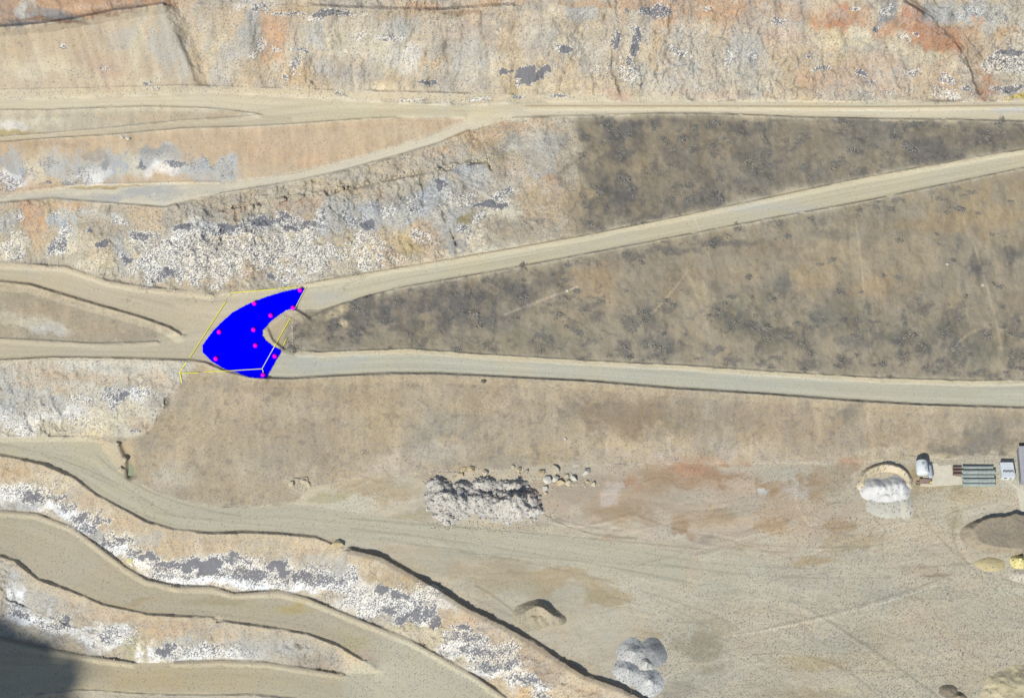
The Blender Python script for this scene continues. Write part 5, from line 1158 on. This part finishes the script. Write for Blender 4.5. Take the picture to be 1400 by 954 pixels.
# white cabin
b = base(1376.5, 655.5)
t = empty('site_cabin', (b.x, b.y, b.z)); tag(t, 'white site cabin with a dark roof rail between the pipes and the grey shed', 'cabin')
bm_obj('wall', bxs([(0, 3.1, 1.4, 5.0, 6.2, 2.8)]), white_p, t)
bm_obj('roof', bxs([(0, 3.1, 2.88, 5.3, 6.5, .14)]), white_p, t)
rl = []
for k in range(9): rl.append((-1.9 + k * .48, 2.2 + .25 * math.sin(k * 2.1), 3.2, .09, .5, .5))
rl.append((0, 2.3, 3.45, 4.2, .10, .10))
bm_obj('roof_rail', bxs(rl, 0), dark, t)
dd = bm_obj('door', bxs([(1.2, -.03, 1.05, .95, .06, 2.0)], .01), grey_st, t); bm_obj('handle', bxs([(.85, -.08, 1.05, .05, .06, .15)], 0), dark, dd)
wn = bm_obj('window', bxs([(-1.0, -.03, 1.6, 1.3, .06, .9)], .01), glass, t); bm_obj('sill', bxs([(-1.0, -.06, 1.12, 1.4, .12, .06)], 0), white_p, wn)
# grey shed
b = base(1390.5, 664)
t = empty('shed', (b.x + 8.5, b.y, b.z), math.radians(-4)); tag(t, 'grey sheet metal shed cut off by the right edge', 'shed')
bm_obj('wall', bxs([(0, 7.5, 1.9, 15, 15, 3.8)]), mat('shed_wall', lin(150, 152, 158), .8, .06, .5), t)
bm = bmesh.new()
for s_ in (-1, 1):
    P = [bm.verts.new(p) for p in ((s_ * 7.8, -.3, 3.75), (0, -.3, 5.1), (0, 15.3, 5.1), (s_ * 7.8, 15.3, 3.75))]
    bm.faces.new(P)
bmesh.ops.remove_doubles(bm, verts=bm.verts, dist=1e-3)
r = bmesh.ops.extrude_face_region(bm, geom=bm.faces[:])
for e in r['geom']:
    if isinstance(e, bmesh.types.BMVert): e.co.z += .15
rf = bm_obj('roof', bm, roofm, t)
bm_obj('roof_seam', bxs([(s_ * 1.3 * k, 7.5, 5.30 - .173 * 1.3 * k, .07, 15.4, .06) for k in range(1, 6) for s_ in (-1, 1)], 0), roofm, rf)
bm_obj('door', bxs([(-2, -.05, 1.5, 4, .1, 3.0)], .02), dark, t)

# ------------------------------------------------------------------ survey overlay built as geometry, not part of the quarry: blue area, markers, line
blue_poly = [(417, 393), (412, 403), (403, 424), (398, 422), (390, 424), (380, 431), (372, 437), (366, 443), (359, 451), (358, 458), (363, 465), (372, 472), (384, 478), (383, 483), (377, 492), (368, 508), (363, 517), (350, 516.5), (340, 515), (330, 511.5), (322, 508), (312, 506), (303, 502), (290, 494), (283, 487), (277, 481), (276, 472), (281, 465), (290, 453), (300, 442), (317, 427), (335, 417), (350, 410.5), (365, 405), (385, 399), (400, 395.5)]
zs = np.array([G(u, v).z for u, v in blue_poly])
def blue_overlay():
    s = sl(270, 422, 388, 522)
    u, v = U[s], V[s]
    ins = np.zeros(u.shape, bool); n = len(blue_poly)
    for k in range(n):
        (x0, y0), (x1, y1) = blue_poly[k], blue_poly[(k + 1) % n]
        if y0 == y1: continue
        ins ^= (v > min(y0, y1)) & (v <= max(y0, y1)) & (u < x0 + (v - y0) * (x1 - x0) / (y1 - y0))
    z = H2[s].copy()
    z0 = blur(z.astype(np.float64), 2) + .25
    z = np.maximum(z + .25, z0 + .1)
    x, y = unproject(u, v, z)
    ox, oy, oz = float(x.mean()), float(y.mean()), float(z.mean())
    id_ = np.arange(z.size).reshape(z.shape)
    q = np.stack([id_[1:, :-1], id_[1:, 1:], id_[:-1, 1:], id_[:-1, :-1]], -1).reshape(-1, 4)
    k = ins[:-1, :-1].ravel(); q = q[k]
    uq, inv = np.unique(q, return_inverse=True)
    P = np.stack([x - ox, y - oy, z - oz], -1).reshape(-1, 3)[uq]
    m = bpy.data.materials.new('blue_overlay'); m.use_nodes = True
    bb = m.node_tree.nodes['Principled BSDF']; bb.inputs['Base Color'].default_value = (0, 0, .9, 1); bb.inputs['Roughness'].default_value = 1; bb.inputs['Specular IOR Level'].default_value = 0
    o = link('blue_overlay', mesh_np('blue_overlay', P, inv.reshape(-1, 4)), m, None, (ox, oy, oz), smooth=True)
    tag(o, 'bright blue crescent shaped survey overlay covering the junction of the haul roads', 'blue sheet')
blue_overlay()
mg = bpy.data.materials.new('magenta'); mg.use_nodes = True
bb = mg.node_tree.nodes['Principled BSDF']; bb.inputs['Base Color'].default_value = (.84, .0, .62, 1); bb.inputs['Roughness'].default_value = .7; bb.inputs['Specular IOR Level'].default_value = .1
bm = bmesh.new(); bmesh.ops.create_uvsphere(bm, u_segments=20, v_segments=12, radius=.95)
mk = bpy.data.meshes.new('marker'); bm.to_mesh(mk); bm.free(); mk.materials.append(mg); mk.polygons.foreach_set('use_smooth', [True] * len(mk.polygons))
ML = [(410.5, 397, 'magenta marker ball at the upper right tip of the blue overlay'), (348, 415, 'magenta marker ball on the upper left curve of the blue overlay'),
      (401, 421, 'magenta marker ball at the inner corner below the upper right tip'), (370.5, 431.5, 'magenta marker ball on the inner curve of the upper arm of the blue overlay'),
      (300, 454, 'magenta marker ball furthest left inside the blue overlay'), (347, 451, 'magenta marker ball in the middle of the blue overlay, upper of two'),
      (349.5, 472.5, 'magenta marker ball in the middle of the blue overlay, lower of two'), (295.5, 490.5, 'magenta marker ball near the lower left rim of the blue overlay'),
      (376, 487, 'magenta marker ball by the lower right end of the blue overlay'), (360, 513, 'magenta marker ball at the bottom corner of the blue overlay')]
for u, v, lb in ML:
    g = G(u, v + 1.0)
    o = bpy.data.objects.new('marker_ball', mk); COL.objects.link(o); o.location = (g.x, g.y, g.z + .75)
    tag(o, lb, 'marker', 'magenta markers on the blue overlay')
ylw = bpy.data.materials.new('yellow_line'); ylw.use_nodes = True
bb = ylw.node_tree.nodes['Principled BSDF']; bb.inputs['Base Color'].default_value = (.84, .80, .02, 1); bb.inputs['Roughness'].default_value = .8
bm = bmesh.new(); org = G(340, 460)
for seg in [[(309, 413), (259, 491)], [(255, 496), (246, 510), (249, 524)], [(246, 511), (272, 510.5)], [(280, 509), (310, 508), (358.5, 505)], [(358.5, 505), (362, 514)], [(358.5, 505), (378, 470), (397, 436)],
            [(392, 464), (387, 474)], [(313, 406), (317, 401), (350, 398.5), (378, 396)], [(382, 395.5), (396, 394.5), (406, 393)], [(419, 393), (411, 408), (403, 424)]]:
    pts = []
    for p, q in zip(seg[:-1], seg[1:]):
        n = max(2, int(math.hypot(q[0] - p[0], q[1] - p[1]) / 1.5))
        pts += [(p[0] + (q[0] - p[0]) * t / n, p[1] + (q[1] - p[1]) * t / n) for t in range(n + (q is seg[-1]))]
    P3 = [G(*p) + Vector((0, 0, .55)) - org for p in pts]
    prev = None
    for i, p in enumerate(P3):
        d = (P3[min(i + 1, len(P3) - 1)] - P3[max(i - 1, 0)]); d.z = 0; d.normalize()
        s_ = Vector((-d.y, d.x, 0)) * .12
        cur = [bm.verts.new(p + s_), bm.verts.new(p - s_), bm.verts.new(p - s_ + Vector((0, 0, .12))), bm.verts.new(p + s_ + Vector((0, 0, .12)))]
        if prev:
            for k in range(4): bm.faces.new((prev[k], prev[(k + 1) % 4], cur[(k + 1) % 4], cur[k]))
        prev = cur
o = bm_obj('boundary_line', bm, ylw); o.location = org
tag(o, 'thin yellow line marking a box around the blue overlay', 'line')
